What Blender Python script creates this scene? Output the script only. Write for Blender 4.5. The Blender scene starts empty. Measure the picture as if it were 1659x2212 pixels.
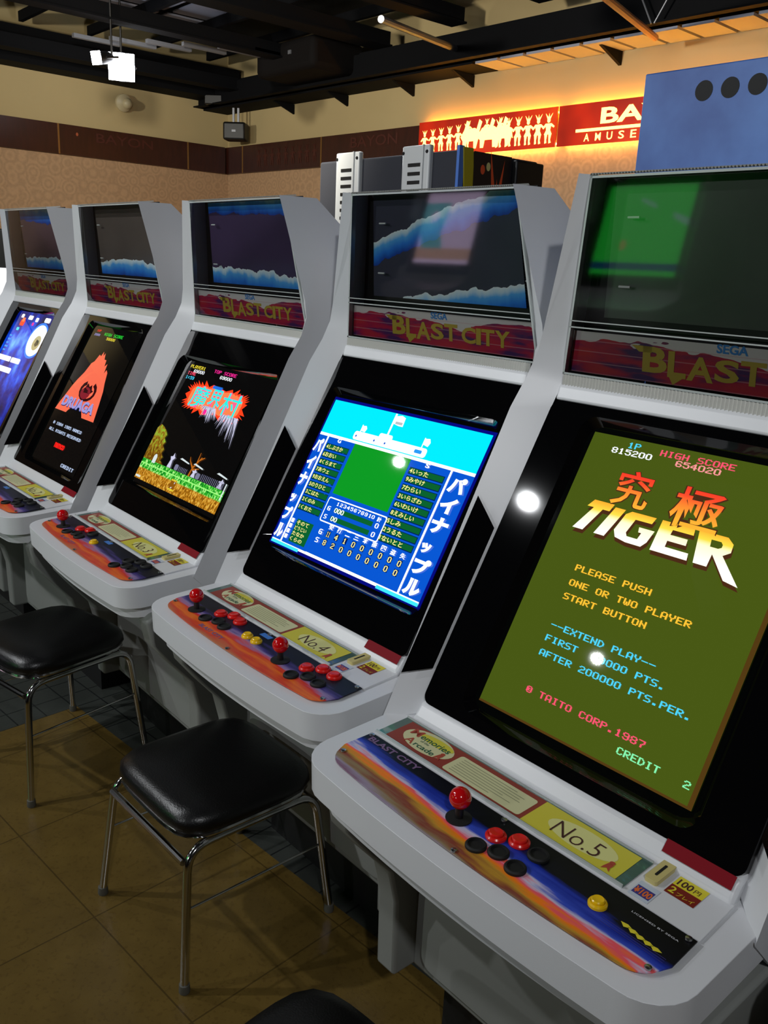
import bpy, bmesh, math, random
from mathutils import Vector, Matrix
from mathutils.geometry import tessellate_polygon
random.seed(7)
C = bpy.context.collection
SC = bpy.context.scene

# ------------------------------------------------------------------ camera, world, light, exposure
cam = bpy.data.cameras.new('camera'); camo = bpy.data.objects.new('camera', cam); C.objects.link(camo)
CY, CP, CR, CF = .846, -.271, .047, 1900.0
fw = Vector((-math.sin(CY)*math.cos(CP), math.cos(CY)*math.cos(CP), math.sin(CP)))
rt = Vector((math.cos(CY), math.sin(CY), 0)); up = rt.cross(fw)
r2 = rt*math.cos(CR) + up*math.sin(CR); u2 = -rt*math.sin(CR) + up*math.cos(CR)
M = Matrix((r2, u2, -fw)).transposed().to_4x4(); M.translation = (.747, -1.073, 1.629)
camo.matrix_world = M
cam.sensor_fit = 'VERTICAL'; cam.sensor_height = 24; cam.lens = 24*CF/2212
cam.clip_start = .02; cam.clip_end = 60
SC.camera = camo
SC.view_settings.view_transform = 'Standard'; SC.view_settings.look = 'None'
SC.view_settings.exposure = 0.0; SC.view_settings.gamma = 1.0; SC.view_settings.use_curve_mapping = False
w = bpy.data.worlds.new('world'); SC.world = w; w.use_nodes = True
w.node_tree.nodes['Background'].inputs[0].default_value = (.5, .6, .8, 1)
w.node_tree.nodes['Background'].inputs[1].default_value = .012
SC.cycles.max_bounces = 8; SC.cycles.transparent_max_bounces = 16
SC.cycles.sample_clamp_indirect = 6

def spot(name, loc, target, energy, col=(1, .98, .95), rad=.06, ang=120, blend=.5):
    l = bpy.data.lights.new(name, 'SPOT'); l.energy = energy; l.color = col; l.shadow_soft_size = rad
    l.spot_size = math.radians(ang); l.spot_blend = blend
    o = bpy.data.objects.new(name, l); C.objects.link(o); o.location = loc
    o.rotation_euler = (Vector(target)-Vector(loc)).to_track_quat('-Z', 'Y').to_euler()
    return o
# ceiling floods over the aisle behind the photographer, and the ones in view; plus added fill and wash lights
COOL = (.95, .975, 1)
spot('flood_and_fill_light', (-2.5, -2.0, 3.1), (-1.0, .1, .9), 105, COOL, .036)
spot('flood_and_fill_light', (-2.4, -3.4, 3.1), (-.6, 0, 1.0), 85, COOL, .036)
spot('flood_and_fill_light', (-3.8, -1.9, 3.1), (-2.6, 0, 1.0), 75, COOL, .036)
spot('flood_and_fill_light', (-.6, -5.4, 2.5), (-1.1, .3, 1.85), 230, COOL, .05, 44, 1)  # added low fill from the front to brighten the marquees
spot('flood_and_fill_light', (1.9, -1.7, 3.1), (-1.0, 1.4, 1.85), 110, COOL)
spot('flood_and_fill_light', (-5.87, 1.88, 2.95), (-2.5, -.6, .5), 90, COOL, rad=.1, ang=150)
spot('flood_and_fill_light', (-3.1, 2.2, 3.0), (-1.6, .3, .8), 40, COOL, rad=.1, ang=150)
spot('flood_and_fill_light', (-5.2, -1.8, 2.85), (-8.0, 1.8, 2.4), 400, (1, .95, .82), .1, 100)  # added wash to brighten the left wall, no lamp of the room
spot('flood_and_fill_light', (-3.4, .6, 2.9), (-5.0, 4.3, 2.6), 260, (1, .93, .8), .1, 120)  # added wash to brighten the back wall and ceiling edge
spot('flood_and_fill_light', (-6.3, 2.3, 2.95), (-6.8, 2.5, 4), 14, COOL, .1, 170)  # added up-light on the pale boards, stands in for lamp spill
spot('flood_and_fill_light', (-3.2, 2.4, 2.95), (-3.2, 2.6, 4), 8, (.8, .85, 1), .1, 170)  # added bluish up-light for the glow on the ceiling

# ------------------------------------------------------------------ materials
def lin(c): 
    return tuple(((x/255)/12.92 if x/255 <= .04045 else ((x/255+.055)/1.055)**2.4) for x in c)
MATS = {}
def mat(name, rgb=(200, 200, 200), rough=.4, metal=0, spec=.5, emit=None, es=1.0, bump=0, bscale=200, coat=0):
    if name in MATS: return MATS[name]
    m = bpy.data.materials.new(name); m.use_nodes = True; MATS[name] = m
    b = m.node_tree.nodes['Principled BSDF']; nt = m.node_tree
    b.inputs['Base Color'].default_value = (*lin(rgb), 1); b.inputs['Roughness'].default_value = rough
    b.inputs['Metallic'].default_value = metal; b.inputs['Specular IOR Level'].default_value = spec
    b.inputs['Coat Weight'].default_value = coat
    if emit:
        b.inputs['Emission Color'].default_value = (*lin(emit), 1); b.inputs['Emission Strength'].default_value = es
    if bump:
        n = nt.nodes.new('ShaderNodeTexNoise'); n.inputs['Scale'].default_value = bscale
        tc = nt.nodes.new('ShaderNodeTexCoord'); nt.links.new(tc.outputs['Object'], n.inputs['Vector'])
        bp = nt.nodes.new('ShaderNodeBump'); bp.inputs['Strength'].default_value = bump; bp.inputs['Distance'].default_value = .002
        nt.links.new(n.outputs['Fac'], bp.inputs['Height']); nt.links.new(bp.outputs[0], b.inputs['Normal'])
    return m
def em(name, rgb, es=1.0):                     # a colour shown on a picture tube, under its glass
    return mat('screen_'+name, (4, 4, 4), rough=.018, spec=.5, emit=rgb, es=es)

class NT:                                       # small node helper
    def __init__(s, m): s.t = m.node_tree; s.b = s.t.nodes['Principled BSDF']
    def n(s, k, **kw):
        o = s.t.nodes.new(k)
        for a, v in kw.items(): setattr(o, a, v)
        return o
    def lk(s, a, b): s.t.links.new(a, b)
    def m(s, op, a, b=0, c=0):
        o = s.n('ShaderNodeMath', operation=op)
        for i, v in enumerate((a, b, c)):
            if isinstance(v, (int, float)): o.inputs[i].default_value = v
            else: s.lk(v, o.inputs[i])
        return o.outputs[0]
    def xyz(s):
        tc = s.n('ShaderNodeTexCoord'); sp = s.n('ShaderNodeSeparateXYZ'); s.lk(tc.outputs['Object'], sp.inputs[0])
        return tc.outputs['Object'], sp.outputs[0], sp.outputs[1], sp.outputs[2]
    def noise(s, vec, scale, stretch=(1, 1, 1), detail=3):
        mp = s.n('ShaderNodeMapping'); mp.inputs['Scale'].default_value = stretch; s.lk(vec, mp.inputs[0])
        o = s.n('ShaderNodeTexNoise'); o.inputs['Scale'].default_value = scale; o.inputs['Detail'].default_value = detail
        s.lk(mp.outputs[0], o.inputs['Vector']); return o.outputs['Fac']
    def ramp(s, fac, stops, interp='LINEAR'):
        o = s.n('ShaderNodeValToRGB'); cr = o.color_ramp; cr.interpolation = interp
        while len(cr.elements) < len(stops): cr.elements.new(.5)
        for e, (p, c) in zip(cr.elements, stops): e.position = p; e.color = (*lin(c), 1)
        s.lk(fac, o.inputs[0]); return o.outputs[0]
    def mix(s, f, a, b):
        o = s.n('ShaderNodeMix', data_type='RGBA')
        if isinstance(f, (int, float)): o.inputs[0].default_value = f
        else: s.lk(f, o.inputs[0])
        for i, v in ((6, a), (7, b)):
            if isinstance(v, tuple): o.inputs[i].default_value = (*lin(v), 1)
            else: s.lk(v, o.inputs[i])
        return o.outputs[2]
    def col(s, c): s.lk(c, s.b.inputs['Base Color'])
    def emi(s, c, st): s.lk(c, s.b.inputs['Emission Color']); s.b.inputs['Emission Strength'].default_value = st

WHITE = mat('white_cabinet_plastic', (212, 213, 216), .33, bump=.05, bscale=900)
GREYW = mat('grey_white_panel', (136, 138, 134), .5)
BLACK = mat('gloss_black_plastic', (6, 6, 7), .035)
MATBL = mat('matt_black_plastic', (12, 12, 13), .45)
CHROME = mat('chrome', (205, 205, 205), .12, metal=1)
STEEL = mat('screw_steel', (190, 190, 190), .25, metal=1)
VINYL = mat('black_vinyl', (9, 9, 10), .34, bump=.25, bscale=260)
REDP = mat('red_gloss_plastic', (196, 12, 18), .12, coat=.5)
BTNR = mat('red_button_plastic', (214, 28, 24), .25)
BTNY = mat('yellow_button_plastic', (236, 190, 12), .25)
RUBBER = mat('black_rubber', (10, 10, 10), .7)
TUBE = mat('picture_tube_glass', (6, 8, 7), .02)

# ------------------------------------------------------------------ mesh helpers
class MB:
    def __init__(s): s.v = []; s.f = []; s.mi = []; s.mats = []; s.cur = 0
    def use(s, m):
        if m not in s.mats: s.mats.append(m)
        s.cur = s.mats.index(m); return s
    def add(s, vs, fs):
        k = len(s.v); s.v += [tuple(v) for v in vs]
        for f in fs: s.f.append(tuple(i+k for i in f)); s.mi.append(s.cur)
        return s
    def box(s, x0, x1, y0, y1, z0, z1):
        return s.add([(x, y, z) for x in (x0, x1) for y in (y0, y1) for z in (z0, z1)],
                     [(0, 1, 3, 2), (4, 6, 7, 5), (0, 4, 5, 1), (2, 3, 7, 6), (0, 2, 6, 4), (1, 5, 7, 3)])
    def prism(s, poly, a, b, fn):                # poly 2d, swept from a to b through fn(p, q, t)
        n = len(poly); vs = [fn(p, q, a) for p, q in poly]+[fn(p, q, b) for p, q in poly]
        fs = [(i, (i+1) % n, (i+1) % n+n, i+n) for i in range(n)]
        tr = tessellate_polygon([[Vector((p, q, 0)) for p, q in poly]])
        fs += [tuple(t) for t in tr]+[tuple(i+n for i in reversed(t)) for t in tr]
        return s.add(vs, fs)
    def tube(s, path, r, seg=10, caps=True):
        P = [Vector(p) for p in path]; rings = []
        d0 = (P[1]-P[0]).normalized(); ref = Vector((0, 0, 1)) if abs(d0.z) < .9 else Vector((1, 0, 0))
        u = d0.cross(ref).normalized()
        vs = []; fs = []
        for i, p in enumerate(P):
            d = ((P[min(i+1, len(P)-1)]-p).normalized()+(p-P[max(i-1, 0)]).normalized()).normalized()
            u = (u-d*u.dot(d)).normalized(); v = d.cross(u)
            rr = r[i] if isinstance(r, (list, tuple)) else r
            for k in range(seg):
                a = 2*math.pi*k/seg; vs.append(p+u*rr*math.cos(a)+v*rr*math.sin(a))
        for i in range(len(P)-1):
            for k in range(seg): fs.append((i*seg+k, i*seg+(k+1) % seg, (i+1)*seg+(k+1) % seg, (i+1)*seg+k))
        if caps: fs += [tuple(reversed(range(seg))), tuple(range((len(P)-1)*seg, len(P)*seg))]
        return s.add(vs, fs)
    def lathe(s, prof, c=(0, 0, 0), ax=(0, 0, 1), seg=24):
        ax = Vector(ax).normalized(); u = ax.orthogonal().normalized(); v = ax.cross(u); c = Vector(c); vs = []; fs = []
        for r, h in prof:
            for k in range(seg):
                a = 2*math.pi*k/seg; vs.append(c+ax*h+u*r*math.cos(a)+v*r*math.sin(a))
        for i in range(len(prof)-1):
            for k in range(seg): fs.append((i*seg+k, i*seg+(k+1) % seg, (i+1)*seg+(k+1) % seg, (i+1)*seg+k))
        fs += [tuple(reversed(range(seg))), tuple(range((len(prof)-1)*seg, len(prof)*seg))]
        return s.add(vs, fs)
    def ball(s, c, r, seg=20, rings=12):
        return s.lathe([(max(r*math.sin(math.pi*i/rings), 1e-4), -r*math.cos(math.pi*i/rings)) for i in range(rings+1)], c, seg=seg)
    def poly(s, pts, fn=lambda a, b: (a, b, 0)):
        tr = tessellate_polygon([[Vector((p, q, 0)) for p, q in pts]])
        return s.add([fn(p, q) for p, q in pts], [tuple(t) for t in tr])
    def mesh(s, name, smooth=None):
        m = bpy.data.meshes.new(name); m.from_pydata([tuple(v) for v in s.v], [], s.f)
        for x in s.mats: m.materials.append(x)
        if len(s.mats) > 1: m.polygons.foreach_set('material_index', s.mi)
        bm = bmesh.new(); bm.from_mesh(m); bmesh.ops.recalc_face_normals(bm, faces=bm.faces); bm.to_mesh(m); bm.free()
        if smooth is not None: m.shade_smooth(); m.set_sharp_from_angle(angle=smooth)
        m.update(); return m
def link(name, me, parent=None, bevel=0, seg=3):
    o = bpy.data.objects.new(name, me); C.objects.link(o)
    if parent: o.parent = parent
    if bevel:
        b = o.modifiers.new('bevel', 'BEVEL'); b.width = bevel; b.segments = seg; b.limit_method = 'ANGLE'; b.angle_limit = .5
        b.harden_normals = False
    return o
def obj(name, mb, m=None, parent=None, bevel=0, smooth=.6, seg=3):
    if m is not None and not mb.mats: mb.mats = [m]
    return link(name, mb.mesh(name, smooth), parent, bevel, seg)
def thing(name, label, cat, loc=(0, 0, 0), rz=0, group=None):
    o = bpy.data.objects.new(name, None); C.objects.link(o); o.location = loc; o.rotation_euler = (0, 0, rz)
    o.empty_display_size = .1
    return tag(o, label, cat, group)
def tag(o, label, cat, group=None):
    o['label'] = label; o['category'] = cat
    if group: o['group'] = group
    return o
def struct(name, mb, m, parent=None, **kw):
    o = obj(name, mb, m, parent, **kw)
    o['kind'] = 'structure'; return o

# text: outlines from the built-in typeface, and a 5x7 dot typeface for the games
TXT = {}
def outline(s, bold=0.0):
    k = (s, bold)
    if k not in TXT:
        c = bpy.data.curves.new('t', 'FONT'); c.body = s; c.offset = bold; c.resolution_u = 3
        o = bpy.data.objects.new('t', c); C.objects.link(o); bpy.context.view_layer.update()
        m = bpy.data.meshes.new_from_object(o.evaluated_get(bpy.context.evaluated_depsgraph_get()))
        vs = [(v.co.x, v.co.y) for v in m.vertices]; fs = [tuple(p.vertices) for p in m.polygons]
        bpy.data.objects.remove(o); bpy.data.curves.remove(c); bpy.data.meshes.remove(m)
        x0 = min(v[0] for v in vs); x1 = max(v[0] for v in vs); y0 = min(v[1] for v in vs); y1 = max(v[1] for v in vs)
        TXT[k] = ([((a-x0)/(x1-x0), (b-y0)/(y1-y0)) for a, b in vs], fs)
    return TXT[k]
FONT = {}
for _l in """- 0808080808|. 0060600000|0 3E4141413E|1 00427F4000|2 6251494946|3 2141494936|4 1814127F10|5 2745454539|6 3E49494932|7 0101710907|8 3649494936|9 264949493E|: 0036360000|A 7E1111117E|B 7F49494936|C 3E41414122|D 7F4141221C|E 7F49494941|F 7F09090901|G 3E41494979|H 7F0808087F|I 00417F4100|K 7F08142241|L 7F40404040|M 7F020C027F|N 7F0408107F|O 3E4141413E|P 7F09090906|R 7F09192946|S 4649494931|T 01017F0101|U 3F4040403F|V 1F2040201F|W 3F4038403F|X 6314081463|Y 0708700807|* 3E5D55413E""".split('|'):
    FONT[_l[0]] = bytes.fromhex(_l[2:])

class Pic:                                      # flat artwork made of polygons, laid on a surface through fn(x, t, lift)
    def __init__(s, fn, st=.00025): s.mb = MB(); s.fn = fn; s.k = 1; s.st = st
    def L(s): return s.k*s.st
    def layer(s): s.k += 1; return s
    def rect(s, x0, t0, x1, t1, m, step=.03):
        s.mb.use(m); nx = max(1, math.ceil(abs(x1-x0)/step)); nt = max(1, math.ceil(abs(t1-t0)/step))
        vs = [s.fn(x0+(x1-x0)*i/nx, t0+(t1-t0)*j/nt, s.L()) for j in range(nt+1) for i in range(nx+1)]
        s.mb.add(vs, [(j*(nx+1)+i, j*(nx+1)+i+1, (j+1)*(nx+1)+i+1, (j+1)*(nx+1)+i) for j in range(nt) for i in range(nx)]); return s
    def poly(s, pts, m): s.mb.use(m); s.mb.poly(pts, lambda a, b: s.fn(a, b, s.L())); return s
    def dots(s, txt, x, t, pitch, h, m):        # (x, t) = lower left
        s.mb.use(m); cw = pitch/7.0; rh = h/7
        for i, ch in enumerate(txt):
            g = FONT.get(ch)
            if not g: continue
            for r in range(7):
                c = 0
                while c < 5:
                    if g[c] >> r & 1:
                        e = c
                        while e < 5 and g[e] >> r & 1: e += 1
                        a = x+i*pitch+c*cw*1.1; b = x+i*pitch+(e*1.1+.55)*cw; y1 = t+h-r*rh; y0 = y1-rh*1.04
                        s.mb.add([s.fn(a, y0, s.L()), s.fn(b, y0, s.L()), s.fn(b, y1, s.L()), s.fn(a, y1, s.L())], [(0, 1, 2, 3)]); c = e
                    else: c += 1
        return s
    def text(s, txt, x, t, wd, h, m, bold=0.0, rot=0, warp=None):
        vs, fs = outline(txt, bold); s.mb.use(m); cr, sr = math.cos(rot), math.sin(rot); o = []
        for a, b in vs:
            a, b = a*wd, b*h
            if warp: a, b = warp(a, b)
            o.append(s.fn(x+a*cr-b*sr, t+a*sr+b*cr, s.L()))
        s.mb.add(o, fs); return s
    def ell(s, x, t, rx, ry, m, n=28): return s.poly([(x+rx*math.cos(2*math.pi*i/n), t+ry*math.sin(2*math.pi*i/n)) for i in range(n)], m)
    def done(s, name, parent): return obj(name, s.mb, None, parent, smooth=None)

# ------------------------------------------------------------------ the room
WA = math.atan(.03)
def frame(name, loc, rz):                       # returns a matrix for wall-local coordinates
    return Matrix.Translation(loc) @ Matrix.Rotation(rz, 4, 'Z')
RW = frame('r', (0, 4.5, 0), WA)                # right (back) wall: local x along it, local -y into the room
LW = frame('l', (-7.95, 0, 0), WA+math.pi/2)    # left wall: local x along +y of the room, local -y to the left... room is at local -y
def inframe(mb, Mx): mb.v = [tuple(Mx @ Vector(v)) for v in mb.v]; return mb

def wallmat(name, up_c, lo_c, zsplit):
    m = mat(name, up_c, .75); k = NT(m); v, x, y, z = k.xyz()
    vo = k.n('ShaderNodeTexVoronoi'); vo.inputs['Scale'].default_value = 9; vo.inputs['Randomness'].default_value = .55; k.lk(v, vo.inputs['Vector'])
    ring = k.m('SINE', k.m('MULTIPLY', vo.outputs['Distance'], 22))
    nz = k.noise(v, 60)
    f = k.m('ADD', k.m('MULTIPLY', ring, .14), k.m('MULTIPLY', nz, .45))
    lo = k.mix(k.m('MULTIPLY', f, 1.0), lo_c, tuple(int(c*.7) for c in lo_c))
    hi = k.mix(k.m('MULTIPLY', k.noise(v, 2.2), .35), up_c, tuple(int(c*.85) for c in up_c))
    k.col(k.mix(k.m('GREATER_THAN', z, zsplit), lo, hi)); return m
WALL = wallmat('tan_wall_over_patterned_wallpaper', (186, 166, 120), (188, 152, 116), 2.62)
struct('wall_back', inframe(MB().box(-8.4, 4.2, 0, .15, 0, 3.9), RW), WALL, smooth=None)
struct('wall_left', inframe(MB().box(-6.2, 4.6, .0, .15, 0, 3.9), LW), WALL, smooth=None)
DARKW = mat('dark_wall_paint', (60, 52, 44), .8)
struct('wall_right', MB().box(3.6, 3.75, -6, 4.7, 0, 3.9), DARKW, smooth=None)
struct('wall_front', MB().box(-8.3, 3.75, -6.1, -5.95, 0, 3.9), DARKW, smooth=None)
struct('ceiling', MB().box(-8.4, 3.8, -6.1, 4.8, 3.75, 3.9), mat('black_ceiling_deck', (6, 8, 11), .8), smooth=None)

# floor: tan tiles, and a strip of small grey tiles along and left of them
FM = mat('floor_tiles', (120, 90, 40), .28); k = NT(FM); v, x, y, z = k.xyz()
def joints(k, a, step, wd):
    fr = k.m('FRACT', k.m('DIVIDE', a, step)); return k.m('LESS_THAN', k.m('ABSOLUTE', k.m('SUBTRACT', fr, .5)), wd/step/2)
tan = k.mix(k.m('MULTIPLY', k.noise(v, 14, detail=6), .8), (114, 92, 44), (78, 60, 26))
tan = k.mix(k.m('MULTIPLY', k.m('GREATER_THAN', k.noise(v, 90), .6), .25), tan, (66, 46, 18))
jt = k.m('MAXIMUM', joints(k, x, .42, .004), joints(k, k.m('ADD', y, .09), .42, .004))
tan = k.mix(k.m('MULTIPLY', jt, .6), tan, (50, 38, 18))
grey = k.mix(k.noise(v, 5), (66, 69, 65), (48, 51, 48))
jg = k.m('MAXIMUM', joints(k, x, .1, .005), joints(k, y, .1, .005))
grey = k.mix(jg, grey, (30, 32, 32))
isg = k.m('MAXIMUM', k.m('GREATER_THAN', y, .16), k.m('LESS_THAN', x, -2.05))
k.col(k.mix(isg, tan, grey))
bp = k.n('ShaderNodeBump'); bp.inputs['Strength'].default_value = .12; bp.inputs['Distance'].default_value = .003
k.lk(k.noise(v, 120), bp.inputs['Height']); k.lk(bp.outputs[0], k.b.inputs['Normal'])
fl = struct('floor', MB().box(-8.6, 4, -6.4, 5.2, -.02, .08), FM, smooth=None)
fl.rotation_euler = (0, 0, .078)

# dark fascia band on both walls with thin brass strips
BAND = mat('dark_maroon_fascia', (46, 20, 14), .35); k = NT(BAND); v, x, y, z = k.xyz()
k.col(k.mix(k.noise(v, 30, (1, 1, .2), 5), (34, 14, 10), (66, 28, 20)))
BRASS = mat('brass_strip', (150, 110, 60), .35, metal=.6)
def band(name, Mx, x0, x1, seams):
    b = MB().use(BAND); b.box(x0, x1, -.035, -.001, 2.52, 2.785); b.use(BRASS)
    for s in seams: b.box(s-.008, s+.008, -.038, -.03, 2.52, 2.785)
    o = struct(name, inframe(b, Mx), None, smooth=None); return o
band('trim_1', RW, -8.1, -5.12, (-7.75, -6.43))
band('trim_2', LW, -5.9, 4.2, (-1.5, -.2, 1.1, 2.38, 3.75))
# dim unlit lettering and figures on the fascia
DIM = mat('dull_red_lettering', (70, 28, 19), .5); DIMG = mat('dull_orange_dot', (170, 84, 50), .5)
def figure(p, x, z, h, m, flip=1):
    q = lambda pts: p.poly([(x+a*h*flip, z+b*h) for a, b in pts], m)
    p.ell(x, z+h*.76, h*.07, h*.075, m, 12)
    q([(-.06, .8), (-.16, 1.0), (-.02, .86), (0, 1.0), (.03, .86), (.16, 1.0), (.06, .8)])
    q([(-.13, .66), (.13, .66), (.09, .44), (.17, .3), (-.17, .3), (-.09, .44)])
    q([(-.13, .66), (-.26, .52), (-.22, .48), (-.1, .58)]); q([(.13, .66), (.27, .56), (.24, .51), (.1, .58)])
    q([(-.15, .32), (-.02, .32), (-.05, .12), (-.03, .02), (-.12, 0), (-.12, .12)])
    q([(.03, .32), (.16, .32), (.12, .12), (.16, .02), (.06, 0), (.05, .12)])
pr_ = Pic(lambda a, b, l: tuple(RW @ Vector((a, -.037-l, b))))
pr_.text('BAYON', -6.0, 2.66, .62, .09, DIM, .01)
for i in range(9): figure(pr_, -7.45+i*.115, 2.57, .17, DIM)
pr_.done('trim_3', None)['kind'] = 'structure'
pl_ = Pic(lambda a, b, l: tuple(LW @ Vector((a, -.037-l, b))))
pl_.text('BAYON', 2.75, 2.66, .6, .085, DIM, .01); pl_.ell(2.56, 2.71, .012, .016, DIMG, 12)
for i in range(5): figure(pl_, -.1+i*.12, 2.57, .17, DIM)
pl_.done('trim_4', None)['kind'] = 'structure'

# ------------------------------------------------------------------ backlit sign
def sign(name, x0, x1, label, art):
    t = thing(name, label, 'sign', RW @ Vector(((x0+x1)/2, -.07, 2.66)), WA)
    hw = (x1-x0)/2
    m = mat(name+'_red_face', (150, 26, 6), .35, emit=(205, 40, 6), es=.55)
    kk = NT(m); v, x, y, z = kk.xyz(); c = kk.ramp(kk.noise(v, 2.2, (1, 1, 1), 2), [(.3, (70, 6, 0)), (.5, (190, 34, 4)), (.72, (235, 70, 10))]); kk.emi(c, .8)
    obj('face_panel', MB().box(-hw, hw, -.012, .0, -.135, .135), m, t, smooth=None)
    obj('back_frame', MB().box(-hw+.02, hw-.02, .001, .03, -.1, .1), MATBL, t, smooth=None)
    tm = mat('warm_light_tube', (255, 220, 150), .5, emit=(255, 168, 50), es=70)
    obj('upper_light_tube', MB().box(-hw+.03, hw-.03, .035, .05, .100, .112), tm, t, smooth=None)
    tl = mat('pale_light_tube', (255, 220, 150), .5, emit=(255, 196, 100), es=50)
    obj('lower_light_tube', MB().box(-hw+.03, hw-.03, .035, .05, -.112, -.100), tl, t, smooth=None)
    art(t, hw)
    return t
LIT = mat('lit_yellow_acrylic', (255, 240, 170), .4, emit=(255, 226, 96), es=3.2)
def frieze(t, hw):
    p = Pic(lambda a, b, l: (a, -.013-l*4, b))
    x = -hw+.07
    for i in range(6): figure(p, x+i*.094, -.098, .17+.004*i, LIT)
    for i in range(6): figure(p, hw-.07-i*.094, -.108, .205, LIT)
    # crowded middle group with riders on beasts
    for cx, sc in ((-.13, 1), (.06, 1.1), (.20, .9)):
        p.poly([(cx-.1*sc, -.01), (cx-.06*sc, .045), (cx+.05*sc, .05), (cx+.1*sc, .02), (cx+.12*sc, -.05), (cx+.09*sc, -.03), (cx+.07*sc, -.1), (cx+.045*sc, -.1), (cx+.04*sc, -.045), (cx-.03*sc, -.045), (cx-.04*sc, -.1), (cx-.07*sc, -.1), (cx-.075*sc, -.04)], LIT)
        figure(p, cx-.02, -.02, .13, LIT)
    for i in range(4):
        p.poly([(-.2+i*.13, .02), (-.17+i*.13, .11), (-.14+i*.13, .09), (-.165+i*.13, .02)], LIT)
    p.done('dancer_frieze', t)
def words(t, hw):
    p = Pic(lambda a, b, l: (a, -.013-l*4, b))
    p.text('BAYON', -hw+.36, -.01, .92, .105, LIT, .028)
    p.rect(-hw+.16, -.052, hw-.16, -.032, LIT, 1)
    for i, ch in enumerate('AMUSEMENT'): p.text(ch, -hw+.235+i*.094, -.115, .045, .05, LIT, .01)
    p.done('lettering', t)
sign('frieze_sign', -5.07, -3.66, 'backlit red sign with a row of glowing yellow dancer figures on the back wall', frieze)
sign('lettered_sign', -3.645, -2.05, 'backlit red sign with yellow BAYON lettering, partly behind the blue machine', words)

# ------------------------------------------------------------------ ceiling steel
DSTEEL = mat('black_painted_steel', (10, 11, 14), .8, spec=.12); PALE = mat('pale_ceiling_board', (150, 152, 168), .8)
GSTEEL = mat('grey_galvanised_steel', (120, 122, 128), .4, metal=.4)
b = MB()
b.box(-8.3, 4, -.36, -.30, 3.13, 3.32); b.box(-8.3, 4, -.42, -.24, 3.13, 3.142)
struct('trim_5', inframe(b, RW), DSTEEL, smooth=None)
b = MB()
for i in range(34): b.box(-4.3+i*.24, -4.3+i*.24+.21, -.29, -.005, 3.113, 3.13)
struct('trim_6', inframe(b, RW), PALE, smooth=None)
b = MB(); b.box(-8.3, -4.32, -.3, -.005, 3.115, 3.13); b.box(-8.3, 4, -.3, -.005, 3.145, 3.35); struct('trim_7', inframe(b, RW), DSTEEL, smooth=None)
for i, x in enumerate((-6.91, -6.10, -5.24, -4.57, -3.23, -1.6)):
    b = MB(); y = 4.5+.03*x
    b.prism([(y-.001, 3.025), (y-.001, 3.112), (y-.24, 3.112)], x-.012, x+.012, lambda p, q, t: (t, p, q))
    tag(obj('wall_bracket', b, DSTEEL, smooth=None), ['dark triangular bracket under the ceiling edge, first from the room corner', 'dark triangular bracket under the ceiling edge, second from the room corner', 'dark triangular bracket above the left end of the figure sign', 'dark triangular bracket above the middle of the figure sign', 'dark triangular bracket above the lettered sign', 'dark triangular bracket behind the top of the blue machine'][i], 'bracket', 'triangular brackets along the back wall')
BL = [(-7.4, 3.24, .10), (-6.75, 3.46, .12), (-6.1, 3.30, .08), (-5.3, 3.36, .14), (-4.45, 3.4, .1), (-3.6, 3.42, .12), (-2.6, 3.42, .1), (-1.6, 3.42, .12)]
for i, (x, z, wd) in enumerate(BL):
    b = MB(); b.box(x-wd/2, x+wd/2, -5.9, 4.05, z, z+.1); b.box(x-wd/2-.03, x+wd/2+.03, -5.9, 4.05, z-.012, z)
    struct('trim_%d' % (8+i), b, DSTEEL, smooth=None)
b = MB()
for i in range(13): b.box(-7.9, 3, 3.9-i*.62, 3.94-i*.62, 3.56, 3.64)
struct('trim_20', b, DSTEEL, smooth=None)
# pale ceiling boards showing between the bars near the corner
b = MB()
for x in (-7.25, -6.6): 
    for y in (1.75, 2.37, 2.99): b.box(x-.28, x+.28, y, y+.54, 3.655, 3.67)
struct('trim_21', b, PALE, smooth=None)
b = MB()
for i in range(7): b.box(-6.9+i*.16, -6.86+i*.16, 2.1+i*.24, 2.5+i*.24, 3.3, 3.33)
struct('trim_22', b, GSTEEL, smooth=None)
b = MB(); b.box(-8.35, -7.75, -5.9, 4.2, 3.205, 3.5); struct('trim_23', b, DSTEEL, smooth=None)

WARM = mat('warm_lit_steel_tint', (150, 110, 80), .4, metal=.3)  # steel with the warm light on it put into the base colour
def rod(name, a, c, r, m, label, cat): return tag(obj(name, MB().tube([a, c], r), m), label, cat)
rod('brace_tube', (-2.79, 4.13, 3.085), (-2.2, 2.2, 3.06), .022, WARM, 'warm-lit steel tube slanting down to the back wall above the blue machine', 'tube')
rod('brace_tube', (-4.49, 4.12, 3.235), (-3.75, 2.7, 3.06), .022, GSTEEL, 'pale steel tube under the ceiling near the top centre lamp', 'tube')
rod('hanger_rod', (-2.74, 4.0, 3.13), (-2.98, 4.0, 3.55), .006, GSTEEL, 'thin rod slanting up to the left from the back beam', 'rod')
rod('hanger_rod', (-2.72, 4.0, 3.13), (-2.46, 4.0, 3.55), .006, GSTEEL, 'thin rod slanting up to the right from the back beam', 'rod')
b = MB(); b.box(-6.45, -5.6, 3.55, 4.1, 3.17, 3.42)
tag(obj('ceiling_duct', b, mat('dark_duct', (16, 14, 14), .8, spec=.12), bevel=.05), 'dark boxy air duct under the ceiling by the brackets', 'duct')

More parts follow.
